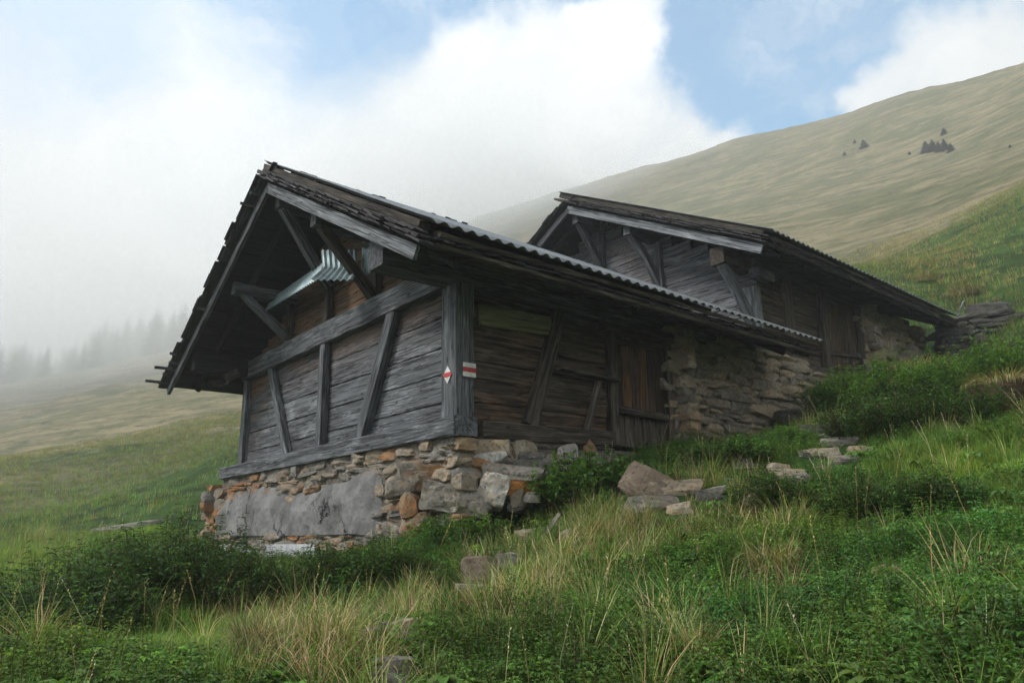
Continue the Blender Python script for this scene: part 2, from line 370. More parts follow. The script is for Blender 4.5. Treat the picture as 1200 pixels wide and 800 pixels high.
for a in [(1120, 379, 22.6), (1200, 378, 20.8), (1160, 364, 23.5), (1240, 378, 20)]: cp(*a)
for az in (-60, -90, -135, 180):
    for r, z in ((3, -1.5), (8, -2.2), (25, -4), (80, -8), (260, -20), (700, -60)): ca(az, r, z)
for r, z in ((1, -1.38), (2, -1.2)):
    for az in (-60, -30, 0, 30, 60, 90): ca(az, r, z)
for az in (60, 90, 130):
    for r, z in ((3, -.7), (8, .8), (25, 5), (80, 22), (260, 60), (700, 40)): ca(az, r, z+(-3 if az > 100 else 0)*math.log(r))
_P = np.array(_pts); KA = 3.0
_X = np.stack([_P[:, 0]*KA, _P[:, 1]*1.6], 1); _q = _P[:, 2]/(_P[:, 3]+2)
def _tp(d2): return .5*d2*np.log(d2+1e-12)
_A = _tp(((_X[:, None]-_X[None])**2).sum(-1))+np.eye(len(_X))*.0006
_Q = np.concatenate([np.ones((len(_X), 1)), _X], 1)
_sol = np.linalg.solve(np.block([[_A, _Q], [_Q.T, np.zeros((3, 3))]]), np.concatenate([_q, np.zeros(3)]))
def Hbase(x, y):
    x = np.asarray(x, float); y = np.asarray(y, float); sh = x.shape; x = x.ravel(); y = y.ravel(); out = np.empty_like(x)
    for i in range(0, len(x), 20000):
        a, b = x[i:i+20000], y[i:i+20000]; r = np.hypot(a, b)+1e-6
        X = np.stack([np.arctan2(a, b)*KA, np.log(r)*1.6], 1)
        d2 = ((X[:, None]-_X[None])**2).sum(-1)
        out[i:i+20000] = (_tp(d2)@_sol[:len(_X)]+_sol[-3]+X@_sol[-2:])*(r+2)
    return out.reshape(sh)
def Hn(x, y):
    r = np.hypot(x, y)
    q = np.stack([x-P0[0], y-P0[1]], -1); hu, hv = q@U[:2], q@V[:2]; dh = np.hypot(np.maximum(np.maximum(-1-hu, hu-16), 0), np.maximum(np.maximum(-1.2-hv, hv-9), 0)); near = .25+.75*np.clip(dh/2.5, 0, 1)
    n = (fbm2(x, y, .55, 3)*.20*np.clip(r/6, .5, 1)+fbm2(x, y, 1.5, 2)*.16*np.clip(r/6, .3, 1)+fbm2(x, y, 4.3, 2)*.03)*near
    far = np.clip((r-18)/25, 0, 1)
    return n*(1-.4*far)+far*(fbm2(x, y, .045, 5)*1.9*np.clip(r/90, .3, 1.5)+fbm2(x, y, .35, 2)*.22)
def H(x, y): return Hbase(x, y)+Hn(np.asarray(x, float), np.asarray(y, float))
def G(px, py, rmax=60.):
    """the point of the ground seen along a ray"""
    d = ray(px, py); h = math.hypot(d[0], d[1]); rr = np.exp(np.linspace(math.log(2.2), math.log(rmax), 500))
    z = H(d[0]/h*rr, d[1]/h*rr)-d[2]/h*rr; i = int(np.argmax(z > 0)) if (z > 0).any() else len(rr)-1
    return np.array([d[0]/h*rr[i], d[1]/h*rr[i], z[i]+d[2]/h*rr[i]])

az = np.concatenate([np.linspace(-180, -46, 40)[:-1], np.linspace(-46, 46, 400), np.linspace(46, 180, 40)[1:]])
rr = np.exp(np.linspace(math.log(.4), math.log(900), 330))
AZ, RR = np.meshgrid(np.radians(az), rr, indexing='ij'); X_, Y_ = np.sin(AZ)*RR, np.cos(AZ)*RR; Z_ = H(X_, Y_)
na, nr = X_.shape
vv = np.stack([X_, Y_, Z_], -1).reshape(-1, 3); ii = np.arange(na*nr).reshape(na, nr)
fq = np.stack([ii[:-1, :-1], ii[1:, :-1], ii[1:, 1:], ii[:-1, 1:]], -1).reshape(-1, 4)[:, ::-1]
me = bpy.data.meshes.new('ground'); me.vertices.add(len(vv)); me.vertices.foreach_set('co', vv.astype(np.float32).ravel())
me.loops.add(len(fq)*4); me.loops.foreach_set('vertex_index', fq.astype(np.int32).ravel())
me.polygons.add(len(fq)); me.polygons.foreach_set('loop_start', (np.arange(len(fq))*4).astype(np.int32)); me.update(calc_edges=True); me.shade_smooth()
# kind of sward: 0 lush green, 1 dry tan alpine grass
PX, PY = proj(vv); rad = np.hypot(vv[:, 0], vv[:, 1]); infr = (vv[:, 1] > .3)
def blob(px, py, cx, cy, sx, sy): return np.exp(-(((px-cx)/sx)**2+((py-cy)/sy)**2))
dry = np.clip((rad-26)/30, 0, 1)*.78
knoll = np.clip((vv[:, 0]-8)/8, 0, 1)*np.clip((56-rad)/8, 0, 1)*np.clip((rad-17)/4, 0, 1); dry = dry*(1-knoll*.85)
dry = np.clip(dry+fbm2(vv[:, 0], vv[:, 1], .07, 4)*.55*np.clip(rad/40, 0, 1), 0, 1)
a = me.attributes.new('dry', 'FLOAT', 'POINT'); a.data.foreach_set('value', dry.astype(np.float32))
ground = bpy.data.objects.new('ground', me); COL.objects.link(ground); tag(ground, 'alpine pasture slope rising to a bare ridge', kind='structure')
m, k, b = mat('alpine_pasture'); pos = nd(k.nt, 'ShaderNodeNewGeometry').outputs['Position']; dr = k.attr('dry', 'Fac')
n1 = k.noise(pos, .9, 6, .62); n2 = k.noise(pos, .075, 7, .62); n3 = k.noise(pos, 9, 5, .65)
# terracettes trodden along the contour lines
ter = k.noise(k.scale(k.vmath('ADD', pos, k.vmath('MULTIPLY', k.noise(pos, .05, 3, .5, col=True), (9., 9., 3.))), (.085, .085, .75)), 1.0, 9, .72)
ter2 = k.noise(k.scale(pos, (.3, .3, 2.4)), 1.0, 8, .74)
green = k.mix(k.ramp(n1, .35, .65), (.018, .036, .010), (.052, .100, .022))
tan = k.mix(k.ramp(ter, .40, .60), (.11, .108, .058), (.25, .212, .125))
tan = k.mix(k.ramp(ter2, .51, .60, 0, .8), tan, (.062, .078, .036))
tan = k.mix(k.ramp(n3, .55, .7, 0, .5), tan, (.055, .065, .025))
tan = k.mix(k.ramp(n2, .50, .60, 0, .65), tan, (.080, .096, .040))
tan = k.mix(k.ramp(k.noise(k.scale(pos, (.3, .3, 1.1)), 1.0, 5, .7), .60, .66, 0, .85), tan, (.050, .046, .036))
tan = k.mix(k.ramp(k.noise(k.scale(pos, (.9, .9, 3.)), 1.0, 4, .7), .60, .68, 0, .8), tan, (.040, .048, .024))
tan = k.mix(k.ramp(k.noise(k.scale(pos, (.5, .5, 2.5)), 1.0, 4, .7), .58, .68, 0, .6), tan, (.25, .215, .13))
c = k.mix(k.ramp(k.math('ADD', dr, k.math('MULTIPLY', k.math('SUBTRACT', n1, .5), .5)), .18, .55), green, tan)
k.put(b.inputs['Base Color'], c); b.inputs['Roughness'].default_value = .95; b.inputs['Specular IOR Level'].default_value = .1
hb = k.math('ADD', k.math('MULTIPLY', ter, .6), k.math('ADD', k.math('MULTIPLY', n1, .3), k.math('MULTIPLY', n3, .12)))
k.put(b.inputs['Normal'], k.bump(hb, 1.0, .5)); me.materials.append(m)

# ------------------------------------------------------------------ haze
HZ = M(); zl, zh = float(Z_.min())-1, float(Z_.max())+6; e = 960
HZ.add([(x, y, z) for z in (zl, zh) for x, y in ((-e, -e), (e, -e), (e, e), (-e, e))], [(3, 2, 1, 0), (4, 5, 6, 7), (0, 1, 5, 4), (1, 2, 6, 5), (2, 3, 7, 6), (3, 0, 4, 7)])
m = bpy.data.materials.new('mountain_haze'); m.use_nodes = True; nt = m.node_tree; nt.nodes.clear()
pv = nd(nt, 'ShaderNodeVolumePrincipled'); pv.inputs['Color'].default_value = (.93, .97, 1.0, 1); pv.inputs['Density'].default_value = .0018; pv.inputs['Anisotropy'].default_value = .25
oo = nd(nt, 'ShaderNodeOutputMaterial'); nt.links.new(pv.outputs[0], oo.inputs['Volume'])
hz = HZ.build('haze', m, origin=(0, 0, zl)); tag(hz, kind='stuff')
# ------------------------------------------------------------------ helpers for the huts
def wallstones(m, base, along, out, L, bot, top, seed, sh=(.10, .24), sw=(.18, .55), depth=.30, tone=None, warmfn=None, skip=None):
    """a dry-stone face: courses of irregular blocks between bot(s) and top(s)"""
    rs = random.Random(seed); base = np.asarray(base, float); zlow = min(bot(0), bot(L), bot(L/2))-.1; z = zlow; ztop = max(top(0), top(L), top(L/2))
    while z < ztop:
        h = rs.uniform(*sh); s = -rs.uniform(0, .3)
        while s < L:
            w = rs.uniform(*sw)*(1.15 if h > .18 else 1); sc = s+w/2; zc = z+h/2+rs.uniform(-.02, .02)
            sc2 = min(max(sc, 0), L)
            if bot(sc2)-.15 < zc < top(sc2)-h*.15 and not (skip and skip(sc, zc)):
                ax = (along*1.0, out*1.0, Z)
                tl = rs.uniform(-.07, .07); ax = (along+Z*tl, out, Z-along*tl)
                c = base+along*sc2+Z*zc+out*(rs.uniform(-.05, .03)-depth/2)
                hh = h*rs.uniform(.95, 1.12)
                stone(m, c, (w*1.05, depth, hh*1.06), ax, seed=rs.randrange(1 << 30), tone=rs.random(), warm=(warmfn(sc, zc) if warmfn else rs.random()))
            s += w*.97
        z += h*.93
def sheet(m, P, du, dv_, Lu, Lv, pitch=.177, amp=.020, thick=.006, seg=6, wob=.01, nv=8):
    """corrugated sheet: waves along du, ribs running along dv"""
    du, dv_ = np.asarray(du, float), np.asarray(dv_, float); n = np.cross(du, dv_); n /= np.linalg.norm(n)
    if n[2] < 0: n = -n
    nu = int(Lu/pitch*seg)+1; vs = []; 
    for lay in (0, 1):
        for i in range(nu+1):
            s = i/nu*Lu; a = amp*math.cos(2*math.pi*s/pitch)
            for j in range(nv+1):
                t = j/nv*Lv
                vs.append(np.asarray(P)+du*s+dv_*t+n*(a-lay*thick+wob*vnoise(np.array([s*.6, t*.7, 2.])))) 
    K_ = (nu+1)*(nv+1); fs = []
    id_ = lambda l, i, j: l*K_+i*(nv+1)+j
    for i in range(nu):
        for j in range(nv):
            fs.append((id_(0, i, j), id_(0, i+1, j), id_(0, i+1, j+1), id_(0, i, j+1)))
            fs.append((id_(1, i, j+1), id_(1, i+1, j+1), id_(1, i+1, j), id_(1, i, j)))
        for j in (0, nv): fs.append((id_(0, i, j), id_(0, i+1, j), id_(1, i+1, j), id_(1, i, j)))
    for j in range(nv):
        for i in (0, nu): fs.append((id_(0, i, j), id_(0, i, j+1), id_(1, i, j+1), id_(1, i, j)))
    m.add(vs, fs)
def clipx(c, slope, apex, z, side):      # where a roof line z=apex-slope*|v-c| crosses height z
    return c+side*max(0, (apex-z)/slope)

class Hut:
    """frame of one hut: u0 gable plane, v0 side plane, ridge, slope ..."""
    def __init__(s, **k): s.__dict__.update(k)
    def zr(s, v): return s.apex-s.slope*abs(v-s.c)
    def rp(s, u, v, h=0): return W(u, v, s.zr(v)+h)

def build_roof(T, h, holes=True, tinL=False):
    ca_ = math.atan(h.slope); L = (h.c-h.ve)/math.cos(ca_); span = h.u1-h.uv
    for side in (-1, 1):
        dn = side*V*math.cos(ca_)-Z*math.sin(ca_); nrm = side*V*math.sin(ca_)+Z*math.cos(ca_)
        # sarking boards running with the ridge
        m = M(); s = .02
        while s < L-.02:
            w = R(.15, .24); a = R(.0, .10); b = R(0, .12)
            p = W(h.uv-.02+a*.3, h.c, h.apex)+dn*(s+w/2)+nrm*.02; q = p+U*(span+b)
            if side == 1 and holes and random.random() < .22:
                beam(m, p, p+U*.42, w-.012, .024, nrm, rough=.004, segs=2); beam(m, p+U*.47, q, w-.012, .024, nrm, rough=.004)
            else: beam(m, p, q, w-R(.004, .010), .024, nrm, rough=.003)
            s += w
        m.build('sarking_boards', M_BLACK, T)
        # shingles in overlapping courses
        m = M(); s = L+.10; ci = 0
        while s > .1:
            full = side == 1 or s > L-.55
            umax = span if full else 1.1
            a = -.08+R(-.04, .04)
            while a < umax:
                w = R(.08, .16); ln = R(.42, .56); lift = .055+R(0, .035)
                p = W(h.uv+a+w/2, h.c, h.apex)+dn*(s-R(0, .05))+nrm*(lift+.035); q = W(h.uv+a+w/2, h.c, h.apex)+dn*(s-ln)+nrm*(.055)
                beam(m, p, q, w-.008, R(.014, .024), nrm, segs=1, rough=.003)
                a += w
            s -= .155; ci += 1
        for s0 in np.arange(.1, L, .10):     # ragged layered ends along the verge
            for ly in range(3):
                p = W(h.uv-.10+R(-.05, .05), h.c, h.apex)+dn*(s0+R(-.1, .1))+nrm*(.055+.042*ly+R(-.01, .01))
                beam(m, p+dn*R(.12, .24), p-dn*R(.10, .2)+nrm*.01, R(.10, .2), R(.014, .024), nrm, segs=1, rough=.006)
        m.build('shingles', M_SHING, T)
        # barge board on the verge
        m = M(); p = W(h.uv-.05, h.c-side*.0, h.apex)-nrm*.085+dn*(0 if side == -1 else .03); q = p+dn*(L-.02)
        if side == -1: beam(m, p, q, .16 if h.big else .17, .045, -U, rough=.003, bow=.02, tone=.75)
        else: beam(m, p, q+dn*.10, .15, .06, -U, rough=.005, tone=.35)
        m.build('barge_board', M_PALE if side == -1 else M_GREY, T)
        # rafters carried on the purlins
        for i, uu in enumerate(np.arange(h.uv+.45, h.u1, .95)):
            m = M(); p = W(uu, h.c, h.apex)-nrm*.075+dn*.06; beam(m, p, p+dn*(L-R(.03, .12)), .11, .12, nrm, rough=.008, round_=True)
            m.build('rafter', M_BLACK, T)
        if side == -1:
            m = M(); P = W(h.uv-.05, h.c, h.apex)-dn*.50+nrm*.285
            sheet(m, P, U, dn, span+.05, L+.56, nv=14); o = m.build('roof_sheet', M_ZINC, T, smooth=True); tag(o, 'corrugated sheet laid over the old shingles')
            m = M(); P = W(h.uv+.0, h.c, h.apex)-dn*.42+nrm*.205; beam(m, P, P+dn*(L+.30), .12, .085, nrm, rough=.006, tone=.3); 
            for uu in (h.uv+1.6, h.uv+3.4, h.uv+5.2): beam(m, P+U*(uu-h.uv), P+U*(uu-h.uv)+dn*(L+.12), .09, .085, nrm)
            m.build('batten', M_DARK, T)
            m = M(); P = W(h.uv-.03, h.c, h.apex)-dn*.52+nrm*.10; beam(m, P, P+dn*1.1, .16, .05, nrm, rough=.008); P = P+U*.3+nrm*.02; beam(m, P-dn*.02, P+dn*.8, .14, .045, nrm, rough=.008)
            m.build('ridge_plank', M_DARK, T)
            # eave boards under the sheet
            m = M(); P = W(h.uv+.12, h.c, h.apex)+dn*(L-.02)+nrm*.165; beam(m, P, P+U*(span-.15), .13, .05, nrm, rough=.008, bow=.02)
            P = W(h.uv+.10, h.c, h.apex)+dn*(L+.0)+nrm*.055; beam(m, P, P+U*(span-.15), .20, .04, nrm, rough=.006)
            P = W(h.uv+.04, h.c, h.apex)+dn*(L-.08)-nrm*.02; beam(m, P, P+U*(span-.1), .07, .07, nrm, rough=.008, round_=True, segs=26)
            m.build('eave_board', M_DARK, T)
        else:
            for ss, ll in ((L+.02, .40), (L-.22, .16), (L-.42, .36), (L-.58, .16), (L-.80, .20), (L-1.15, .10), (L-2.1, .12)) + (((.55, .22), (.32, .14)) if h.big else ()):
                P = W(h.uv-.08, h.c, h.apex)+dn*ss+nrm*R(.03, .09); m = M(); beam(m, P+U*.8, P-U*ll, R(.055, .08), R(.045, .06), nrm, rough=.006, round_=True); m.build('roofing_lath', M_GREY, T)

def purlin(T, h, v, zt, u_a, u_b, w=.17, t=.2, matl=None, name='purlin'):
    m = M(); beam(m, W(u_a, v, zt-t/2), W(u_b, v, zt-t/2), w, t, Z, rough=.008, tone=.35); return m.build(name, matl or M_GREY, T)
def brace(T, a, b, w=.11, matl=None, name='brace', bow=0., up=None, t=None):
    m = M(); d = np.asarray(b)-np.asarray(a); beam(m, a, b, w, t or w*1.1, up if up is not None else np.cross(d, V), rough=.007, bow=bow); return m.build(name, matl or M_GREY, T)

def hboards(m, P, along, out, L, z0, z1, hts, thick=.05, lim=None, warmf=None, gap=.012, tone=None):
    z = z0; i = 0
    while z < z1-.04:
        hh = min(R(*hts), z1-z); a, b = (0, L) if lim is None else lim(z+hh)
        if b-a > .15:
            p = P+along*a+Z*(z+hh/2)+out*R(-.008, .008); q = P+along*b+Z*(z+hh/2+R(-.012, .012))+out*R(-.008, .008)
            beam(m, p, q, hh-gap*R(.4, 1.3), thick, out, rough=.0045, warmf=warmf, tone=tone, chamfer=.16, segs=max(2, int(L/.12)))
        z += hh; i += 1

# ------------------------------------------------------------------ front hut
h1 = Hut(c=3.45, apex=4.07, slope=.568, ve=-.95, uv=-1.12, u1=6.8, big=True)
T1 = thing('mountain_hut', W(3, 3.5, -1.5), 'nearer weathered timber hut on a stone base, with red and white trail marks', 'hut', 'old timber huts on the slope')
build_roof(T1, h1)
# gable wall: infill boards between posts
def warm_g(x):
    q = x-P0; z_ = q[2]; v_ = q.dot(V)
    return float(np.clip((z_-1.25)*2.6, 0, 1)*(1 if z_ > 1.7 else .65)+np.clip((v_-5.9)*.8, 0, .6)*np.clip(z_, 0, 1))
m = M(); hboards(m, W(.10, .02, 0), V, -U, 7.0, .02, 1.68, (.22, .42), warmf=warm_g, gap=.018); m.build('wall_boards', M_GREY, T1)
m = M(); hboards(m, W(.12, 0, 0), V, -U, 7.0, 2.0, 4.0, (.13, .22), thick=.05, warmf=lambda x: 1.0,
    lim=lambda z_: (max(.05, clipx(h1.c, h1.slope, h1.apex-.1, z_, -1)), min(6.9, clipx(h1.c, h1.slope, h1.apex-.1, z_, 1)))); m.build('upper_wall_boards', M_BROWN, T1)
m = M(); beam(m, W(-.05, -.22, -.11), W(-.05, 7.48, -.11), .22, .34, -U, rough=.006, tone=.62, chamfer=.1); m.build('sill_beam', M_GREY, T1)
m = M(); beam(m, W(.0, .25, 1.85), W(.0, 7.05, 1.82), .345, .16, -U, rough=.007, tone=.45); m.build('tie_beam', M_GREY, T1)
for v_, w_ in ((.155, .31), (6.98, .20)):
    m = M(); beam(m, W(.105, v_, 0), W(.105, v_+(.03 if v_ > 1 else 0), 1.72), w_, .27, -U, rough=.006, tone=.7, chamfer=.07); m.build('corner_post', M_GREY, T1)
m = M(); beam(m, W(.0, 3.60, 0), W(.0, 3.62, 1.68), .17, .12, -U, tone=.6); m.build('post', M_GREY, T1)
m = M(); beam(m, W(.0, 4.84, .0), W(.0, 5.80, 1.69), .15, .11, -U, tone=.55); m.build('strut', M_GREY, T1)
m = M(); beam(m, W(.0, 2.34, .0), W(.0, 1.50, 1.69), .20, .13, -U, tone=.5); m.build('strut', M_GREY, T1)
for v_, z_ in ((5.15, 2.9), (3.62, 3.75), (2.08, 2.9)):
    m = M(); beam(m, W(.01, v_, 2.0), W(.01, v_, z_), .14, .10, -U, tone=.35); m.build('stud', M_DARK, T1)
for v_ in (5.15, 3.45, 2.05): purlin(T1, h1, v_, h1.zr(v_)-.19, -1.02, 6.6)
purlin(T1, h1, .17, 2.07, -1.06, 6.6, w=.34, t=.38, matl=M_GREY, name='wall_plate')
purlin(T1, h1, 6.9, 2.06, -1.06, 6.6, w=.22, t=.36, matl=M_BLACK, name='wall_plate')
brace(T1, W(-.88, 5.12, h1.zr(5.12)-.36), W(-.02, 5.17, 2.12), .12)
brace(T1, W(-.92, 3.45, h1.zr(3.45)-.36), W(-.0, 3.62, 2.62), .13)
brace(T1, W(-.90, 2.05, h1.zr(2.05)-.36), W(-.02, 2.08, 2.05), .13, M_DARK)
m = M(); beam(m, W(-.1, 2.62, 3.02), W(-.1, 1.35, 2.62), .08, .06, Z, round_=True); m.build('cross_pole', M_DARK, T1)
# iron awning sheets over the gable
def curved_sheet(rows, name, matl, lab, pitch=.088, amp=.016):
    m = M(); rows = [(np.array(a), np.array(b)) for a, b in rows]; Lw = np.linalg.norm(rows[0][1]-rows[0][0]); nu = max(8, int(Lw/pitch*5))
    ts = np.linspace(0, len(rows)-1, (len(rows)-1)*5+1); vs = []
    for lay in (0, 1):
        for t_ in ts:
            i_ = min(int(t_), len(rows)-2); f_ = t_-i_; a_ = rows[i_][0]*(1-f_)+rows[i_+1][0]*f_; b_ = rows[i_][1]*(1-f_)+rows[i_+1][1]*f_
            n_ = np.cross(b_-a_, (rows[i_+1][0]-rows[i_][0])); n_ /= np.linalg.norm(n_)
            for j in range(nu+1): vs.append(a_+(b_-a_)*j/nu+n_*(amp*math.cos(2*math.pi*j/nu*Lw/pitch)+lay*.003))
    K_ = len(ts)*(nu+1); fs = []
    for l in (0, 1):
        for i in range(len(ts)-1):
            for j in range(nu):
                a_ = l*K_+i*(nu+1)+j; q_ = (a_, a_+1, a_+nu+2, a_+nu+1); fs.append(q_ if l == 0 else q_[::-1])
    m.add(vs, fs); o = m.build(name, matl, T1, smooth=True); tag(o, lab); return o
def on_u(x, y, u):
    d = ray(x, y); return d*((P0+U*u).dot(U)/d.dot(U))
curved_sheet([(on_u(376, 293, -.50), on_u(418, 293, -.15)), (on_u(378, 313, -.55), on_u(419, 314, -.2)), (on_u(361, 328, -.86), on_u(413, 328, -.48))],
             'awning_sheet', M_ZINCW, 'bent green-grey iron sheet under the gable')
curved_sheet([(W(-.26, 5.35, 2.84), W(-.26, 3.20, 2.90)), (W(-.42, 5.25, 2.54), W(-.40, 3.20, 2.56))], 'awning_sheet', M_ZINCW, 'narrow iron sheet strip sloping out from the gable')
curved_sheet([(W(-.02, 2.50, 3.12), W(-.02, 2.06, 3.12)), (W(-.03, 2.48, 2.45), W(-.03, 2.06, 2.45))], 'cladding_sheet', M_ZINCW, 'short upright iron sheet behind the brace')
m = M(); pts_ = [W(-.42, 6.7, 1.60), W(-.48, 6.72, 1.48), W(-.60, 6.74, 1.42), W(-.72, 6.75, 1.44), W(-.78, 6.75, 1.50)]
for a_, b_ in zip(pts_[:-1], pts_[1:]): beam(m, a_, b_, .05, .05, Z, segs=2, rough=.003, round_=True)
beam(m, W(-.30, 6.7, 1.72), W(-.5, 6.7, 1.58), .12, .16, Z); m.build('wooden_hook', M_DARK, T1)

# side wall
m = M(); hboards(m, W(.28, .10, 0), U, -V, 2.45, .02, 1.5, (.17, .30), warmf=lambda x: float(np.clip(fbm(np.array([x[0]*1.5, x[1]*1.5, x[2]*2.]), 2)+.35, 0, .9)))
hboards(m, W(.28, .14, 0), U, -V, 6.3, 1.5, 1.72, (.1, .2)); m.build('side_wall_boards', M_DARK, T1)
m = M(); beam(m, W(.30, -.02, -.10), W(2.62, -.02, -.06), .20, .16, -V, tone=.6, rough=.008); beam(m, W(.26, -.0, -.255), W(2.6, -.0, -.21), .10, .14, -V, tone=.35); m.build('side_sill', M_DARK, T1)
m = M(); beam(m, W(.34, .03, 1.35), W(1.56, .03, 1.40), .27, .05, -V, rough=.004, tone=.6, chamfer=.1); tag(m.build('patch_board', M_GREEN, T1), 'green stained board nailed high on the side wall')
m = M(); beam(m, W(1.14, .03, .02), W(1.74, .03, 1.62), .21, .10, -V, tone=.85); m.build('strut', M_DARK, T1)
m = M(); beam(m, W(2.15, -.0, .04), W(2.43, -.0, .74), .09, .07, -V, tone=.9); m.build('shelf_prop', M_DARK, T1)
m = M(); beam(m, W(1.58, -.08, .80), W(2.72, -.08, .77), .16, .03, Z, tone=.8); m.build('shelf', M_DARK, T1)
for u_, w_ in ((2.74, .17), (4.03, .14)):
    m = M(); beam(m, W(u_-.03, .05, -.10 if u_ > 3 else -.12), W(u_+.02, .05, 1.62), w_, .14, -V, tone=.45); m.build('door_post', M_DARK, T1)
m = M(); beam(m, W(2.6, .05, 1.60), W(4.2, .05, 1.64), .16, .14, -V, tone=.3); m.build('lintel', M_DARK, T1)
D1 = M(); xs = np.linspace(2.85, 3.96, 7)
tones = (.35, .9, .55, .75, .3, .25)
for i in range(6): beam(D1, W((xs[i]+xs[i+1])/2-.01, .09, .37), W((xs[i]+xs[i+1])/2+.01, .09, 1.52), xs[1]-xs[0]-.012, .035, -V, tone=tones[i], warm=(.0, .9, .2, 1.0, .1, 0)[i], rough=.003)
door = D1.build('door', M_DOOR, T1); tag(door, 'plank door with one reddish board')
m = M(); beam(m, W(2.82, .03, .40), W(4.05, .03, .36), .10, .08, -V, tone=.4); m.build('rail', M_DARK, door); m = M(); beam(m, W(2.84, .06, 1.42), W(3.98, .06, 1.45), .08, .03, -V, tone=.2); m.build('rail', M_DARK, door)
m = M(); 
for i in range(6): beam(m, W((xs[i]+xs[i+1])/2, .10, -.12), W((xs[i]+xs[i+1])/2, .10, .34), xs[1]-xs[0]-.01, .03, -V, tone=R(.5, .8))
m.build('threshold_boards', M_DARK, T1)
# far walls of the front hut
m = M(); hboards(m, W(6.5, .3, 0), V, U, 6.6, -.2, 3.9, (.2, .3), lim=lambda z_: (max(.0, clipx(h1.c, h1.slope, h1.apex-.1, z_, -1)-.3), min(6.6, clipx(h1.c, h1.slope, h1.apex-.1, z_, 1)-.3))); m.build('back_wall_boards', M_DARK, T1)
m = M(); hboards(m, W(.2, 6.95, 0), U, V, 6.3, -.2, 1.75, (.2, .3)); m.build('far_side_wall_boards', M_GREY, T1)

# stone base of the front hut
m = M(); topf = lambda s: -.20
def wfn(s, z_): return float(np.clip(.45+.5*(s > 5.5)+R(-.4, .45), 0, 1))
wallstones(m, W(-.17, -.1, 0), V, -U, 7.95, lambda s: -1.5, lambda s: -.20 if s < 7.3 else -.20-(s-7.3)*.8, 5, sh=(.06, .15), sw=(.18, .55), warmfn=wfn)
wallstones(m, W(-.19, 7.25, 0), V, -U, 1.0, lambda s: -1.6, lambda s: -.28-s*.55, 6, sh=(.10, .22), sw=(.2, .5), warmfn=lambda s, z_: R(.5, 1))
wallstones(m, W(-.05, -.12, 0), U, -V, 3.1, lambda s: -1.35+s*.35, lambda s: -.31, 8, sh=(.07, .16), sw=(.25, .65), warmfn=lambda s, z_: R(0, .55))
wallstones(m, W(-.1, 8.1, 0), U, V, 6.5, lambda s: -1.8, lambda s: -.3, 9, sh=(.16, .3), sw=(.3, .7))
wallstones(m, W(6.55, -.0, 0), V, U, 7.5, lambda s: -1., lambda s: -.25, 10, sh=(.2, .3), sw=(.3, .7))
fd = m.build('stone_base', M_STONE, T1); tag(fd, 'rubble stone base with orange lichen')
m = M()
def boxm(m, u0, u1, v0, v1, z0, z1, nseg=1, **kw):
    vs = [W(u, v, z_) for z_ in (z0, z1) for u, v in ((u0, v0), (u1, v0), (u1, v1), (u0, v1))]
    m.add(vs, [(3, 2, 1, 0), (4, 5, 6, 7), (0, 1, 5, 4), (1, 2, 6, 5), (2, 3, 7, 6), (3, 0, 4, 7)], **kw)
boxm(m, -.13, 6.4, -.07, 7.5, -1.9, -.215); m.build('mortar_core', M_MORT, fd)
# plaster skin with broken edge
m = M(); nv_, nz_ = 150, 40; vs = []; fs = []; wm = []
for i in range(nv_+1):
    v_ = 1.45+i/nv_*6.2
    for j in range(nz_+1):
        z_ = -1.33+j/nz_*(.80+.10*math.sin(v_*1.3)+.12*vnoise(np.array([v_*2.1, 0, 0])))
        if i > nv_-14: z_ = -1.33+(z_+1.33)*(1-.5*(i-nv_+14)/14.)
        q_ = np.array([v_*2.0, z_*2.0, 1.]); e_ = min(1, j/3., (nz_-j)/16., min(i, nv_-i)/12.)**.7
        out = .225*(.55+.45*e_)+.085*fbm(q_*.8, 3)+.018*fbm(q_*4, 3)
        vs.append(W(-out-.02, v_+(.08*fbm(np.array([z_*4, 5., i > 70]), 2) if i in (0, 1, 2, nv_) else 0), z_)); wm.append(np.clip((z_+.75)*2.2, 0, 1)*.9+np.clip((v_-6.6), 0, .8))
for i in range(nv_):
    for j in range(nz_): a_ = i*(nz_+1)+j; fs.append((a_, a_+1, a_+nz_+2, a_+nz_+1))
m.add(vs, fs, bc=[(x-P0).dot(V)*V+(x-P0)*[0, 0, 1] for x in vs], warm=np.array(wm)); m.build('plaster', M_PLAST, fd)
m = M(); wallstones(m, W(-.22, 1.6, 0), V, -U, 6.1, lambda s: -1.40, lambda s: -1.24, 15, sh=(.05, .09), sw=(.25, .8)); m.build('ledge_course', M_STONE, fd)
m = M(); boxm(m, -.20, .1, 3.2, 7.5, -2.1, -1.40); m.build('concrete_footing', M_CONC, fd)
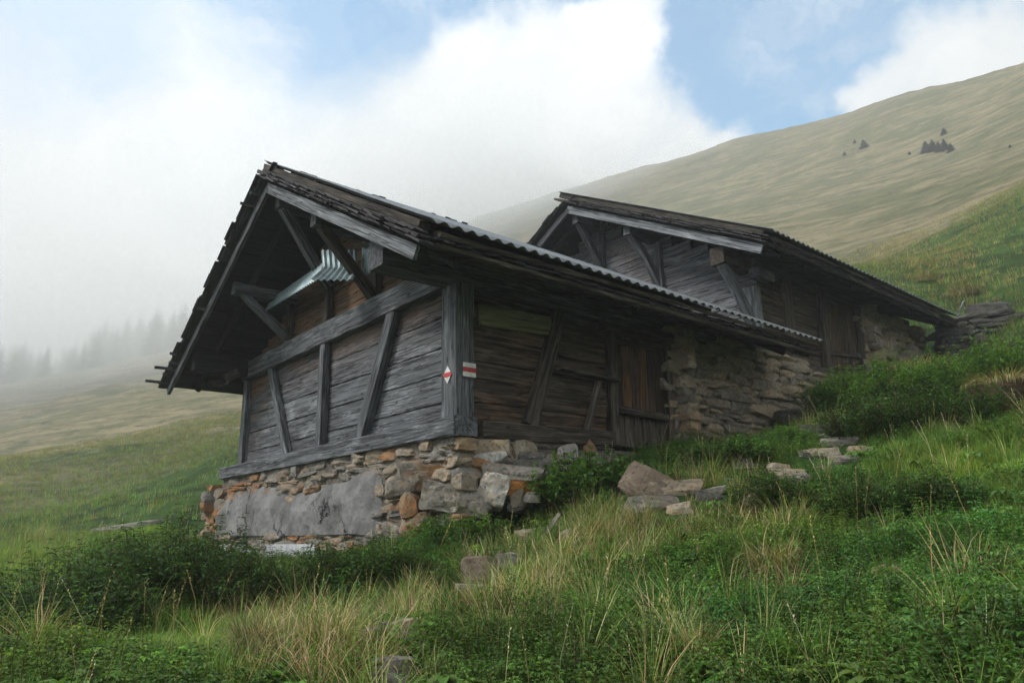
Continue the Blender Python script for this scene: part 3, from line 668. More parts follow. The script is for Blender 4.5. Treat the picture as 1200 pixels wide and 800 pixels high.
# the big corner stones, each placed on the corner's own face
def corner_stone(x0, y0, x1, y1, proud, depth, mt, tilt=0., lab=None, tone=.5, warm=.3, seed=1, parent=None, nrm=None, base=None, name='corner_stone'):
    nv = (-U-V)/math.sqrt(2) if nrm is None else nrm; al = np.cross(nv, Z); al = al*(1 if al.dot(ray(1200, 400)-ray(0, 400)) > 0 else -1)
    pl = (W(0, 0, 0) if base is None else base)+nv*proud; d = ray((x0+x1)/2, (y0+y1)/2); c = d*(pl.dot(nv)/d.dot(nv))
    r_ = np.linalg.norm(c)/F; ob = abs(d.dot(nv)); wd = (x1-x0)*r_; ht = (y1-y0)*r_
    t_ = math.radians(tilt); ax = (al*math.cos(t_)+Z*math.sin(t_), nv, Z*math.cos(t_)-al*math.sin(t_))
    m = M(); stone(m, c-nv*depth/2, (wd*.98, depth*.75, ht*1.1), ax, seed=seed, tone=tone, warm=warm, flat=.1, n=10, rough=1.1, lump=.09)
    o = m.build(name, mt, parent or fd); return tag(o, lab)
CS = [((458, 543, 560, 577), .12, .6, M_STONE, -6, 'large rounded grey stone with a lichened end', .6, .75, 3),
      ((487, 570, 578, 599), .26, .5, M_STONE_G, -7, 'long tapered grey slab', .8, .2, 12),
      ((555, 557, 597, 592), .20, .4, M_STONE_W, -22, 'white quartz stone', .8, 0, 14),
      ((578, 554, 629, 578), .16, .4, M_STONE_O, -8, 'orange lichened block', .7, 1, 15),
      ((519, 536, 577, 552), .13, .4, M_STONE_O, 3, 'flat orange lichened stone', .6, 1, 16),
      ((560, 545, 642, 560), .14, .4, M_STONE_G, -8, 'thin grey slab', .6, 0, 17),
      ((537, 515, 597, 530), .10, .5, M_STONE_B, -2, None, .7, .2, 18),
      ((534, 527, 594, 543), .09, .4, M_STONE_W, -4, None, .3, .2, 19),
      ((463, 577, 489, 605), .16, .4, M_STONE, 15, 'small rust coloured stone', .5, .95, 21),
      ((464, 602, 506, 628), .18, .5, M_STONE, 0, 'reddish stone with a white end', .75, .8, 22),
      ((449, 560, 489, 580), .10, .4, M_STONE, 8, None, .55, .5, 23),
      ((505, 522, 545, 540), .05, .4, M_STONE_G, -4, None, .5, .3, 24),
      ((597, 574, 617, 592), .15, .4, M_STONE_B, 10, None, .4, .2, 25),
      ((612, 576, 634, 588), .14, .4, M_STONE_G, 0, None, .6, .1, 26),
      ((592, 588, 615, 600), .12, .4, M_STONE_D, 0, None, .6, .1, 27),
      ((520, 596, 560, 612), .14, .4, M_STONE_D, 0, None, .5, .3, 28)]
for (bx, pr, dp, mt, ti, lab, to, wa, sd_) in CS: corner_stone(*bx, pr, dp, mt, ti, lab, to, wa, sd_)
for (bx, mt, ti, sd_, lab) in [((603, 516, 637, 541), M_STONE_B, -2, 31, 'square brown block'), ((652, 519, 686, 538), M_STONE_W, 4, 32, 'pale broken block'), ((640, 536, 668, 550), M_STONE_B, -8, 33, None),
                      ((686, 515, 706, 532), M_STONE_O, 5, 34, None), ((597, 541, 640, 552), M_STONE_B, -5, 35, None)]:
    corner_stone(*bx, .16, .35, mt, ti, lab, .7, .2, sd_, nrm=-V, name='base_stone')
# stone end wall beside the door
m = M(); wallstones(m, W(4.15, -.03, 0), U, -V, 4.3, lambda s: -.15+s*.12, lambda s: 1.95-.0*s, 21, sh=(.07, .20), sw=(.22, .75), depth=.36, warmfn=lambda s, z_: .75 if (z_ < .55 and s < 3 and R() < .4) else R(0, .35))
wallstones(m, W(4.16, .5, 0), -V, -U, .5, lambda s: -.1, lambda s: 1.85, 22, sh=(.1, .2), sw=(.25, .5), depth=.3)
sw_ = m.build('stone_end_wall', M_STONE_B, T1)
m = M(); boxm(m, 4.28, 8.5, .05, .45, -.5, 1.93); m.build('mortar_core', M_MORT, sw_)
# trail marks
def plate(m, P, al, out, pts2, t0, t1):
    n_ = len(pts2); vs = [P+al*x+Z*y+out*t for t in (t0, t1) for x, y in pts2]
    fs = [tuple(range(n_)), tuple(range(2*n_-1, n_-1, -1))]+[(i, (i+1) % n_, n_+(i+1) % n_, n_+i) for i in range(n_)]
    m.add(vs, fs)
def marker(P, al, out, outline, stripe, lab, nm):
    T = thing(nm, P, lab, 'trail marker', 'red and white trail markers on the hut corner')
    m = M(); plate(m, P, al, out, outline, 0, .004); m.build('plate', M_WHITE, T)
    m = M(); plate(m, P, al, out, stripe, .0045, .007); m.build('stripe', M_RED, T)
Pd = on_u(524.5, 439, -.037); w_ = .085
marker(Pd, V, -U, [(-w_, 0), (0, -.11), (w_, 0), (0, .11)], [(-w_*1.0, -.028), (w_*.78, -.028), (w_*1.0, .004), (w_*.78, .028), (-w_*.78, .028), (-w_*1.0, .004)], 'small white diamond with a red bar on the pale front face of the corner post', 'trail_marker')
Ps = W(.135, -.045, .60)
marker(Ps, U, -V, [(-.095, -.085), (.095, -.085), (.095, .085), (-.095, .085)], [(-.098, -.028), (.098, -.028), (.098, .028), (-.098, .028)], 'white rectangle with a red stripe on the dark side face of the corner post', 'trail_marker')

# ------------------------------------------------------------------ rear hut
h2 = Hut(c=4.38, apex=6.24, slope=.53, ve=-.53, uv=6.42, u1=15.1, big=False)
T2 = thing('mountain_hut', W(11, 4.5, 1.0), 'farther dark timber hut uphill behind the first, with a plain plank gable', 'hut', 'old timber huts on the slope')
build_roof(T2, h2, holes=False)
m = M(); hboards(m, W(7.42, .3, 0), V, -U, 8.2, 1.6, 6.1, (.17, .3), lim=lambda z_: (max(.02, clipx(h2.c, h2.slope, h2.apex-.08, z_, -1)-.3), min(8.2, clipx(h2.c, h2.slope, h2.apex-.08, z_, 1)-.3)),
               warmf=lambda x: float(np.clip(fbm(np.array([x[0]*.8, x[1]*.8, x[2]*1.3]), 2)*1.6-.15, 0, .8)), tone=None); m.build('wall_boards', M_GREYL, T2)
m = M(); beam(m, W(7.42, .45, 1.5), W(7.42, .45, 3.3), .26, .26, -U, tone=.8); m.build('corner_post', M_PALE, T2)
for v_, z0, z1 in ((4.24, 3.5, 5.9), (2.57, 3.3, 4.95)):
    m = M(); beam(m, W(7.33, v_, z0), W(7.33, v_, z1), .15, .12, -U, tone=.6); m.build('stud', M_GREY, T2)
for v_ in (4.3, 2.75, 6.0): purlin(T2, h2, v_, h2.zr(v_)-.19, 6.5, 14.8)
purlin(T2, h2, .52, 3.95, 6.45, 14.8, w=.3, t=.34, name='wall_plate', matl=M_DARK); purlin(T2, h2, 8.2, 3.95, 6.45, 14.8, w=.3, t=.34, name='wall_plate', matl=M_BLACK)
brace(T2, W(6.62, 4.3, h2.zr(4.3)-.36), W(7.33, 4.26, 4.85), .14)
brace(T2, W(6.62, 2.75, h2.zr(2.75)-.36), W(7.33, 2.6, 3.9), .14, bow=.08)
brace(T2, W(6.55, .5, 3.62), W(7.33, .46, 2.55), .16, M_PALE, bow=.06)
m = M(); beam(m, W(7.2, .22, 3.52), W(7.75, .22, 3.52), .22, .2, Z, tone=.5); m.build('bracket_log', M_GREY, T2)
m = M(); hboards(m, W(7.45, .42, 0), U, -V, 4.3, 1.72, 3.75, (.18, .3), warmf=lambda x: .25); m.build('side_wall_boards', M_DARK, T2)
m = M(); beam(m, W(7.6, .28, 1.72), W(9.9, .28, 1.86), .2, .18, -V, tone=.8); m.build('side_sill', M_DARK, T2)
for u_, zb in ((8.45, 1.75), (9.85, 1.9), (11.55, 2.1)):
    m = M(); beam(m, W(u_, .33, zb), W(u_+.15, .33, 3.7), .20, .14, -V, tone=.9 if u_ < 9 else .6); m.build('post', M_DARK, T2)
d2 = M(); xs = np.linspace(10.0, 11.45, 8)
for i in range(7): beam(d2, W((xs[i]+xs[i+1])/2, .36, 2.0+i*.03), W((xs[i]+xs[i+1])/2+.08, .36, 3.55), xs[1]-xs[0]-.015, .04, -V, tone=(.8, .9, .5, .55, .45, .8, .9)[i], warm=.5 if i == 2 else 0)
d2o = d2.build('door', M_DOOR, T2); tag(d2o, 'grey plank door')
m = M(); beam(m, W(9.95, .31, 2.35), W(11.5, .31, 2.5), .1, .05, -V); m.build('rail', M_DARK, d2o)
m = M(); wallstones(m, W(11.75, .22, 0), U, -V, 3.3, lambda s: 2.0+s*.12, lambda s: 3.8, 41, sh=(.13, .26), sw=(.25, .65), depth=.5, warmfn=lambda s, z_: R(0, .4))
wallstones(m, W(11.75, .7, 0), -V, -U, .5, lambda s: 2.0, lambda s: 3.7, 42, sh=(.14, .24), sw=(.3, .5), depth=.3)
sw_ = m.build('stone_end_wall', M_STONE_B, T2); m = M(); boxm(m, 11.95, 15.0, .35, 8.2, .5, 3.75); m.build('mortar_core', M_MORT, sw_)
m = M(); wallstones(m, W(7.3, .12, 0), U, -V, 3.9, lambda s: .8+s*.2, lambda s: 1.68+s*.06, 43, sh=(.12, .22), sw=(.25, .6), depth=.4); b2 = m.build('stone_base', M_STONE_B, T2)
m = M(); boxm(m, 7.5, 14.8, .3, 8.4, -.5, 1.6); m.build('mortar_core', M_MORT, b2)
m = M(); hboards(m, W(7.5, 8.3, 0), U, V, 7.3, 1.5, 3.9, (.2, .3)); m.build('far_side_wall_boards', M_GREY, T2)

# dry-stone terrace wall to the right
pw = W(15.15, -.25, 0); dw_ = np.array([.88, -.47, 0]); dw_ /= np.linalg.norm(dw_); ow = np.array([dw_[1], -dw_[0], 0]); 
if ow.dot(pw) > 0: ow = -ow
m = M(); wallstones(m, pw, dw_, ow, 5.2, lambda s: 2.55, lambda s: 3.92+.1*math.sin(s*2), 51, sh=(.10, .26), sw=(.3, .85), depth=.55, warmfn=lambda s, z_: R(0, .5))
mm = m.build('dry_stone_wall', M_STONE_D, None, origin=pw+Z*2.5); tag(mm, 'dark dry-stone terrace wall running right from the far end of the rear hut', 'stone wall')
m = M(); c_ = pw+dw_*2.6-ow*.35; vs = [c_+dw_*a*2.6+ow*b*.25+Z*z_ for z_ in (2.4, 3.8) for a, b in ((-1, -1), (1, -1), (1, 1), (-1, 1))]
m.add(vs, [(3, 2, 1, 0), (4, 5, 6, 7), (0, 1, 5, 4), (1, 2, 6, 5), (2, 3, 7, 6), (3, 0, 4, 7)]); m.build('wall_core', M_STONE_D, mm)
# ------------------------------------------------------------------ vegetation
class P_:      # a plant prototype: triangles with colours
    def __init__(s): s.v = []; s.t = []; s.c = []; s.n = 0
    def add(s, v, t, c):
        v = np.asarray(v, float); s.v.append(v); s.t.append(np.asarray(t)+s.n); s.c.append(np.broadcast_to(np.asarray(c, float), (len(v), 3)).copy()); s.n += len(v)
    def done(s): return np.concatenate(s.v), np.concatenate(s.t), np.concatenate(s.c)
def jit(c, a=.25):
    f = 1+R(-a, a); return np.array(c)*f*np.array([1+R(-.12, .12), 1+R(-.06, .06), 1+R(-.15, .15)])
def leaf(p, base, dr, up, L, w, c, fold=.25, droop=.25):
    dr = dr/np.linalg.norm(dr); sd_ = np.cross(dr, up); sd_ /= np.linalg.norm(sd_)+1e-9; n = np.cross(sd_, dr)
    pts_ = [base, base+dr*L*.32+sd_*w*.46+n*w*fold, base+dr*L*.66+sd_*w*.36+n*(w*fold-L*droop*.35), base+dr*L-n*L*droop,
            base+dr*L*.66-sd_*w*.36+n*(w*fold-L*droop*.35), base+dr*L*.32-sd_*w*.46+n*w*fold, base+dr*L*.5-n*L*droop*.12]
    p.add(pts_, [(0, 1, 6), (1, 2, 6), (2, 3, 6), (3, 4, 6), (4, 5, 6), (5, 0, 6)], c)
def blade(p, base, az_, L, w, lean, c, segs=4, curl=1.6, tip=None):
    d = np.array([math.cos(az_), math.sin(az_), 0]); s_ = np.array([-d[1], d[0], 0]); pos = np.array(base, float); th = lean; vs = []
    for i in range(segs+1):
        f = i/segs; ww = w*(1-f)**.7*.5; vs += [pos+s_*ww, pos-s_*ww] if i < segs else [pos]
        pos = pos+(Z*math.cos(th)+d*math.sin(th))*L/segs; th += curl*lean/segs+.12
    ts = []
    for i in range(segs-1): a_ = 2*i; ts += [(a_, a_+1, a_+3), (a_, a_+3, a_+2)]
    ts.append((2*segs-2, 2*segs-1, 2*segs)); c = np.asarray(c, float)
    cc = np.array([c*(1-.0*i) if tip is None else c*(1-(i//2)/segs)+np.asarray(tip)*((i//2)/segs) for i in range(2*segs+1)])
    p.add(vs, ts, cc)
def stem(p, a_, b_, w, c):
    a_, b_ = np.asarray(a_, float), np.asarray(b_, float)
    for q in ((w, 0), (0, w)): p.add([a_+[q[0], q[1], 0], a_-[q[0], q[1], 0], b_-np.array([q[0], q[1], 0])*.5, b_+np.array([q[0], q[1], 0])*.5], [(0, 1, 2), (0, 2, 3)], c)
G_DK, G_MD, G_LT, G_YL = (.040, .088, .024), (.076, .165, .036), (.118, .235, .048), (.175, .25, .052)
TAN, TAN2, BRN = (.47, .37, .20), (.64, .54, .34), (.16, .11, .055)
def weed(h, nl, L, w, c, lean=.15):
    p = P_(); a0 = R(0, 6.3); tp = np.array([math.cos(a0)*lean*h, math.sin(a0)*lean*h, h]); stem(p, (0, 0, 0), tp*.85, .003, jit((.09, .10, .03)))
    for i in range(nl):
        f = .12+.88*(i/nl); b_ = tp*f; a1 = i*2.4+R(-.4, .4)
        for sg in (0, math.pi):
            dr = np.array([math.cos(a1+sg), math.sin(a1+sg), R(-.1, .55)]); leaf(p, b_+dr*.012, dr, Z, L*R(.7, 1.1)*(1.1-.45*f), w*R(.8, 1.1)*(1.1-.4*f), jit(c), R(.1, .35), R(.1, .5))
    return p.done()
def herb(n, L, w, c, h=.06):
    p = P_()
    for i in range(n):
        a0 = i*2.4+R(-.3, .3); d = np.array([math.cos(a0), math.sin(a0), R(.3, 1.5)]); b_ = np.array([0, 0, .01]); q = b_+d/np.linalg.norm(d)*R(.5, 1)*h*2.2; stem(p, b_, q, .002, jit(c))
        for k_ in (-.8, 0, .8): dr = np.array([math.cos(a0+k_), math.sin(a0+k_), R(-.2, .4)]); leaf(p, q, dr, Z, L*R(.7, 1.1)*(1 if k_ == 0 else .8), w*R(.8, 1.1), jit(c), .2, .3)
    return p.done()
def tuftp(n, L, w, spread, cols, lean=(.05, .7), curl=1.6, segs=4):
    p = P_()
    for i in range(n):
        a0 = R(0, 6.3); rr_ = spread*math.sqrt(R()); b_ = (math.cos(a0)*rr_, math.sin(a0)*rr_, -.01); c = random.choice(cols)
        blade(p, b_, a0+R(-.5, .5), L*R(.5, 1.1), w*R(.7, 1.2), R(*lean)*(.4+.6*rr_/spread), jit(c), segs, curl*R(.5, 1.3), tip=jit(c)*R(.9, 1.5))
    return p.done()
def stalk(h, c):
    p = P_(); a0 = R(0, 6.3); l_ = R(.05, .35); q = np.array([math.cos(a0)*l_*h, math.sin(a0)*l_*h, h]); md = q*.5-np.array([q[0], q[1], 0])*.2
    stem(p, (0, 0, 0), md, .0016, c); stem(p, md, q, .0012, c)
    for i in range(7): f = .72+.28*i/7; b_ = md+(q-md)*(f-.5)*2; leaf(p, b_, np.array([math.cos(i*2.4), math.sin(i*2.4), 1.2]), Z, .020, .006, jit(c), 0, .1)
    return p.done()
def merge(name, protos, xyz, which, yaw, sc, tint, matl, lab=None, tilt=None, kind='stuff', origin=None):
    vs, ts, cs = [], [], []; n = 0
    for pi, (pv_, pt, pc) in enumerate(protos):
        ix = np.nonzero(which == pi)[0]
        if not len(ix): continue
        c_, s_ = np.cos(yaw[ix]), np.sin(yaw[ix]); k_ = sc[ix]
        x = (pv_[None, :, 0]*c_[:, None]-pv_[None, :, 1]*s_[:, None])*k_[:, None]; y = (pv_[None, :, 0]*s_[:, None]+pv_[None, :, 1]*c_[:, None])*k_[:, None]; z = pv_[None, :, 2]*k_[:, None]
        if tilt is not None: x = x+z*tilt[ix, 0][:, None]; y = y+z*tilt[ix, 1][:, None]
        vs.append((np.stack([x, y, z], -1)+xyz[ix][:, None]).reshape(-1, 3))
        ts.append((pt[None]+(np.arange(len(ix))*len(pv_))[:, None, None]+n).reshape(-1, 3)); n += len(ix)*len(pv_)
        cs.append((pc[None]*tint[ix][:, None]).reshape(-1, 3))
    v = np.concatenate(vs); t = np.concatenate(ts); c = np.clip(np.concatenate(cs), 0, 1)
    og = np.zeros(3) if origin is None else np.asarray(origin); v = v-og
    me = bpy.data.meshes.new(name); me.vertices.add(len(v)); me.vertices.foreach_set('co', v.astype(np.float32).ravel())
    me.loops.add(len(t)*3); me.loops.foreach_set('vertex_index', t.astype(np.int32).ravel())
    me.polygons.add(len(t)); me.polygons.foreach_set('loop_start', (np.arange(len(t))*3).astype(np.int32)); me.update(calc_edges=True)
    a_ = me.color_attributes.new('col', 'FLOAT_COLOR', 'POINT'); a_.data.foreach_set('color', np.concatenate([c, np.ones((len(c), 1))], 1).astype(np.float32).ravel())
    me.materials.append(matl); o = bpy.data.objects.new(name, me); COL.objects.link(o); o.location = og; WORLD[o.name] = og
    if kind: tag(o, lab, None, None, kind)
    return o, len(t)

# ---- loose stones
ROCKS = []; M_STONE_R = stonemat('brown_boulder', (.10, .08, .062), (.22, .185, .145), (.16, .12, .085), lamt=.2)
def rock(px, py, wpx, hpx, mt, label, tilt=0, seed=1, deep=.8, q=None, name='boulder', flat=.3, tone=.6, sink=.22):
    q = G(px, py+hpx*.5) if q is None else q; r_ = np.linalg.norm(q)/F; w_, h_ = wpx*r_*1.1, hpx*r_*.95; ROCKS.append((q[0], q[1], w_*.62))
    d = q*[1, 1, 0]; d = d/np.linalg.norm(d); al = np.array([d[1], -d[0], 0]); t_ = math.radians(tilt); m = M()
    stone(m, q+Z*h_*(.5-sink)+d*w_*deep*.3, (w_*1.15, w_*deep, h_*1.35), (al*math.cos(t_)+Z*math.sin(t_), d, Z*math.cos(t_)-al*math.sin(t_)), seed=seed, tone=tone, warm=.3, flat=flat)
    o = m.build(name, mt, None, origin=q); tag(o, label, 'rock', 'loose stones on the bank'); return o
for t_ in range(26):     # small rubble shed from the walls
    px_ = R(585, 1010); py_ = np.interp(px_, [585, 640, 760, 900, 1010], [622, 600, 575, 548, 520])+R(-14, 34); w_ = R(10, 26)
    rock(px_, py_, w_, w_*R(.3, .6), random.choice([M_STONE_B, M_STONE_G, M_STONE_B, M_STONE_D]), 'small angular stone among the rubble scattered below the side wall', R(-20, 20), 200+t_, .9, name='rubble_stone')
for a_ in [(562, 668, 34, 30, M_STONE_R, 'square brown boulder in the grass below the stone base', 0, 61, .7), (553, 690, 28, 9, M_STONE_G, 'flat pale stone under the square brown boulder', -5, 62), (597, 655, 22, 16, M_STONE_G, 'small pale stone right of the square brown boulder', 0, 63),
           (457, 786, 36, 26, M_STONE_G, 'cracked grey boulder at the bottom edge', 0, 64, .8), (443, 742, 34, 16, M_STONE_G, 'pale flat stone above the cracked grey boulder', 18, 65), (472, 738, 24, 20, M_STONE_B, 'dark brown stone beside the pale flat stone', 0, 66),
           (760, 562, 50, 34, M_STONE_R, 'large upturned brown boulder below the door', -32, 121, .5), (764, 590, 52, 16, M_STONE_G, 'pale slab lying under the upturned boulder', 0, 68), (790, 570, 40, 14, M_STONE_B, 'low stone right of the upturned boulder', 0, 69),
           (821, 532, 58, 12, M_STONE_G, 'long flat stone poking from the nettles under the stone wall', 0, 70), (876, 543, 22, 11, M_STONE_G, 'small flat stone under the stone wall', 0, 71), (833, 577, 32, 9, M_STONE_G, 'thin pale stone in the dry grass', 12, 72),
           (888, 590, 24, 14, M_STONE_B, 'brown stone half hidden in the weeds', -30, 73), (722, 524, 20, 17, M_STONE_W, 'whitish tilted step stone at the corner of the door', 40, 74),
           (938, 470, 34, 13, M_STONE_W, 'pale rounded stone against the end of the stone wall', -5, 75), (950, 487, 78, 17, M_STONE_D, 'long dark slab on top of the stone heap', -4, 76, .6), (978, 508, 34, 10, M_STONE_G, 'light grey flat stone in the stone heap', 5, 77),
           (958, 506, 30, 16, M_STONE_D, 'dark block low in the stone heap', 0, 78), (984, 518, 26, 8, M_STONE_G, 'lowest small flat stone of the stone heap', 0, 79), (1000, 493, 26, 12, M_STONE_B, 'brown stone at the right end of the stone heap', 0, 80),
           (1160, 362, 34, 14, M_STONE_D, 'mossy boulder on top of the terrace wall', 0, 81), (1040, 668, 26, 9, M_STONE_O, 'rust coloured stone among the weeds on the right', 0, 83), (150, 618, 46, 6, M_STONE_G, 'long pale stone lying on the turf left of the base', 8, 84),
           (160, 660, 30, 7, M_STONE_G, 'pale stone glimpsed in the bramble', 10, 85), (350, 752, 22, 8, M_STONE_G, 'small pale stone behind the big straw tussock', 5, 86), (960, 532, 40, 10, M_STONE_B, 'flat brown stone below the stone heap', 0, 87)]:
    rock(*a_)
# where each kind of cover grows
inv = np.linalg.inv(np.stack([U, V, Z], 1))
def in_hut(x, y):
    q = np.stack([x-P0[0], y-P0[1], np.zeros_like(x)], -1)@inv.T; u, v = q[..., 0], q[..., 1]
    return ((u > -.30) & (u < 7.5) & (v > -.28) & (v < 8.3)) | ((u > 7.2) & (u < 15.2) & (v > .1) & (v < 9))
def scatter(n, r0, r1, a0=-50, a1=58, pw_=1.0):
    n = int(n*1.38)
    az_ = np.radians(rng.uniform(a0, a1, n)); r = (r0**pw_+(r1**pw_-r0**pw_)*rng.random(n))**(1/pw_); x = np.sin(az_)*r; y = np.cos(az_)*r
    kp = ~in_hut(x, y)
    for (a_, b_, c_) in ROCKS:
        l_ = math.hypot(a_, b_); kp &= (np.hypot(x-a_*(1-.12/l_), y-b_*(1-.12/l_)) > c_+.05) & (np.hypot(x-a_*(1-.38/l_), y-b_*(1-.38/l_)) > c_*.8)
    x, y, r = x[kp], y[kp], r[kp]; z = H(x, y); p = np.stack([x, y, z], -1); px, py = proj(p); return p, px, py, r
def zsum(px, py, L_):
    o = np.zeros_like(px)
    for (cx, cy, sx, sy, w_) in L_: o = np.maximum(o, w_*blob(px, py, cx, cy, sx, sy))
    return o
DRY = [(735, 625, 110, 38, 1), (620, 690, 90, 45, .75), (380, 770, 110, 45, 1), (310, 720, 60, 30, .6), (470, 715, 60, 35, .8), (560, 760, 80, 40, .5), (1130, 325, 110, 45, .9), (890, 600, 60, 30, .75), (840, 575, 60, 25, .7),
       (1030, 500, 120, 14, .6), (60, 655, 60, 20, .5), (790, 760, 50, 30, .6), (905, 685, 55, 40, .7), (1000, 425, 90, 14, .4)]
TURF = [(1120, 545, 150, 30, 1), (1190, 610, 70, 45, .9), (1190, 690, 50, 25, .6), (170, 605, 230, 42, 1), (20, 680, 110, 45, .9), (225, 760, 90, 35, .95), (300, 690, 40, 20, .5), (1150, 260, 200, 60, .7)]
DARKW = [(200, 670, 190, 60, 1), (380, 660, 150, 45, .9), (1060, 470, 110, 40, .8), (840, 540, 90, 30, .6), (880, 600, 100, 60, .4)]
def pick(n, k_): return rng.integers(0, k_, n)
def tints(n, px, py, a=.22):
    t = np.ones((n, 3))*(1+rng.normal(0, a, n).clip(-.5, .7))[:, None]; return t*(1+rng.normal(0, .06, (n, 3)))
# short turf and grass blades
gr = [tuftp(16, .13, .0052, .05, [G_MD, G_LT, G_LT, G_YL], (.05, .9), segs=3) for _ in range(6)]
p, px, py, r = scatter(95000, 2.4, 17, pw_=1.35); tz = zsum(px, py, TURF); dk = zsum(px, py, DARKW); n = len(p)
kp = rng.random(n) < .30+.70*tz; p, px, py, r, tz = p[kp], px[kp], py[kp], r[kp], tz[kp]; n = len(p)
tt = tints(n, px, py); tt *= (1+.45*tz)[:, None]; tt[:, 0] *= 1+.25*tz
oo_, c1 = merge('grass', gr, p, pick(n, 6), rng.uniform(0, 6.3, n), rng.uniform(.6, 1.25, n)*(1+.06*np.clip(r-6, 0, 8)), tt, M_VEG, 'short green turf between the weeds'); print('turf', c1)
gr2 = [tuftp(14, .22, .012, .16, [G_MD, G_LT, (.13, .17, .05), (.22, .20, .09)], (.05, .8), segs=2) for _ in range(5)]
p, px, py, r = scatter(52000, 15, 62, pw_=1.2); ny = fbm2(p[:, 0], p[:, 1], .25, 3); kp = rng.random(len(p)) < .55+ny; p, px, py, r = p[kp], px[kp], py[kp], r[kp]; n = len(p); tt = tints(n, px, py)
dz = np.clip(zsum(px, py, DRY)*1.1+np.clip((r-30)/30, 0, 1)*.7+fbm2(p[:, 0], p[:, 1], .3, 2)*.4, 0, 1)[:, None]; tt = tt*(1-dz)+tt*dz*np.array([1.9, 1.25, 1.7])
kz = zsum(px, py, TURF)[:, None]; tt = tt*(1+.35*kz)
oo_, c1 = merge('pasture_grass', gr2, p, pick(n, 5), rng.uniform(0, 6.3, n), rng.uniform(.7, 1.5, n), tt, M_VEG, 'coarser pasture grass on the slopes behind'); print('pasture', c1)
# dry straw
st = [tuftp(34, .34, .0042, .07, [TAN, TAN2, TAN, BRN, (.16, .17, .05)], (.1, 1.1), 1.9) for _ in range(6)]+[tuftp(30, .42, .0055, .05, [G_LT, G_YL, TAN], (.05, .7)) for _ in range(4)]
p, px, py, r = scatter(30000, 2.6, 20, pw_=1.3); dz = zsum(px, py, DRY); ny = fbm2(p[:, 0], p[:, 1], 1.3, 3); kp = rng.random(len(p)) < np.clip(dz*1.15+ny*.5-.14, .03, 1)*.60; p, px, py, r, dz = p[kp], px[kp], py[kp], r[kp], dz[kp]; n = len(p)
wh = np.where(rng.random(n) < .35+.5*dz, pick(n, 6), 6+pick(n, 4))
oo_, c1 = merge('dry_grass', st, p, wh, rng.uniform(0, 6.3, n), rng.uniform(.5, 1.15, n), tints(n, px, py), M_STRAW, 'bleached dry grass among the green', tilt=rng.normal(0, .25, (n, 2))); print('dry', c1)
# leafy weeds
wd = [weed(R(.16, .30), 9, .045, .026, random.choice([G_MD, G_DK, G_MD, G_LT])) for _ in range(8)]+[herb(12, .036, .026, random.choice([G_MD, G_LT]), .07) for _ in range(5)]+[weed(R(.22, .34), 11, .034, .015, G_LT) for _ in range(3)]
p, px, py, r = scatter(34000, 2.4, 16, pw_=1.25); tz = zsum(px, py, TURF); dz = zsum(px, py, DRY); dk = zsum(px, py, DARKW); ny = fbm2(p[:, 0], p[:, 1], .9, 3)
kp = rng.random(len(p)) < np.clip(.85-1.0*tz-1.0*dz+ny*.7, .0, 1); p, px, py, r, dk = p[kp], px[kp], py[kp], r[kp], dk[kp]; n = len(p); pn = (fbm2(p[:, 0], p[:, 1], 1.6, 2) > .02)
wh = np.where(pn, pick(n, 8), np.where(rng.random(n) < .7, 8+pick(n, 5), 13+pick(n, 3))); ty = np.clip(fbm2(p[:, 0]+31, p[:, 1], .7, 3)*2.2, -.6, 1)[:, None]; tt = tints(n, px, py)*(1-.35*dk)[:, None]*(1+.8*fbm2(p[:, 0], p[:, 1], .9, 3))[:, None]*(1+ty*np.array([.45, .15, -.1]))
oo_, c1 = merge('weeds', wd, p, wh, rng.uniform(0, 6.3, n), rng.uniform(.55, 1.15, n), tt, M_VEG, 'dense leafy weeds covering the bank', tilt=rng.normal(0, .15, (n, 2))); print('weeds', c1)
sk = [stalk(R(.3, .55), jit(TAN2 if i % 2 else TAN)) for i in range(8)]
p, px, py, r = scatter(420, 3.2, 14, pw_=1.5); n = len(p); oo_, c1 = merge('seed_stalks', sk, p, pick(n, 8), rng.uniform(0, 6.3, n), rng.uniform(.6, 1.1, n), tints(n, px, py), M_STRAW, 'thin dead seed stalks standing above the grass', tilt=rng.normal(0, .12, (n, 2)))

dk_ = [herb(7, R(.10, .15), R(.05, .07), random.choice([G_LT, (.10, .20, .05)]), .05) for _ in range(4)]
p, px, py, r = scatter(420, 2.8, 9, pw_=1.3); n = len(p); oo_, c1 = merge('broad_leaves', dk_, p, pick(n, 4), rng.uniform(0, 6.3, n), rng.uniform(.5, 1.1, n), tints(n, px, py), M_VEG, 'broad pale green leaves low in the weeds')
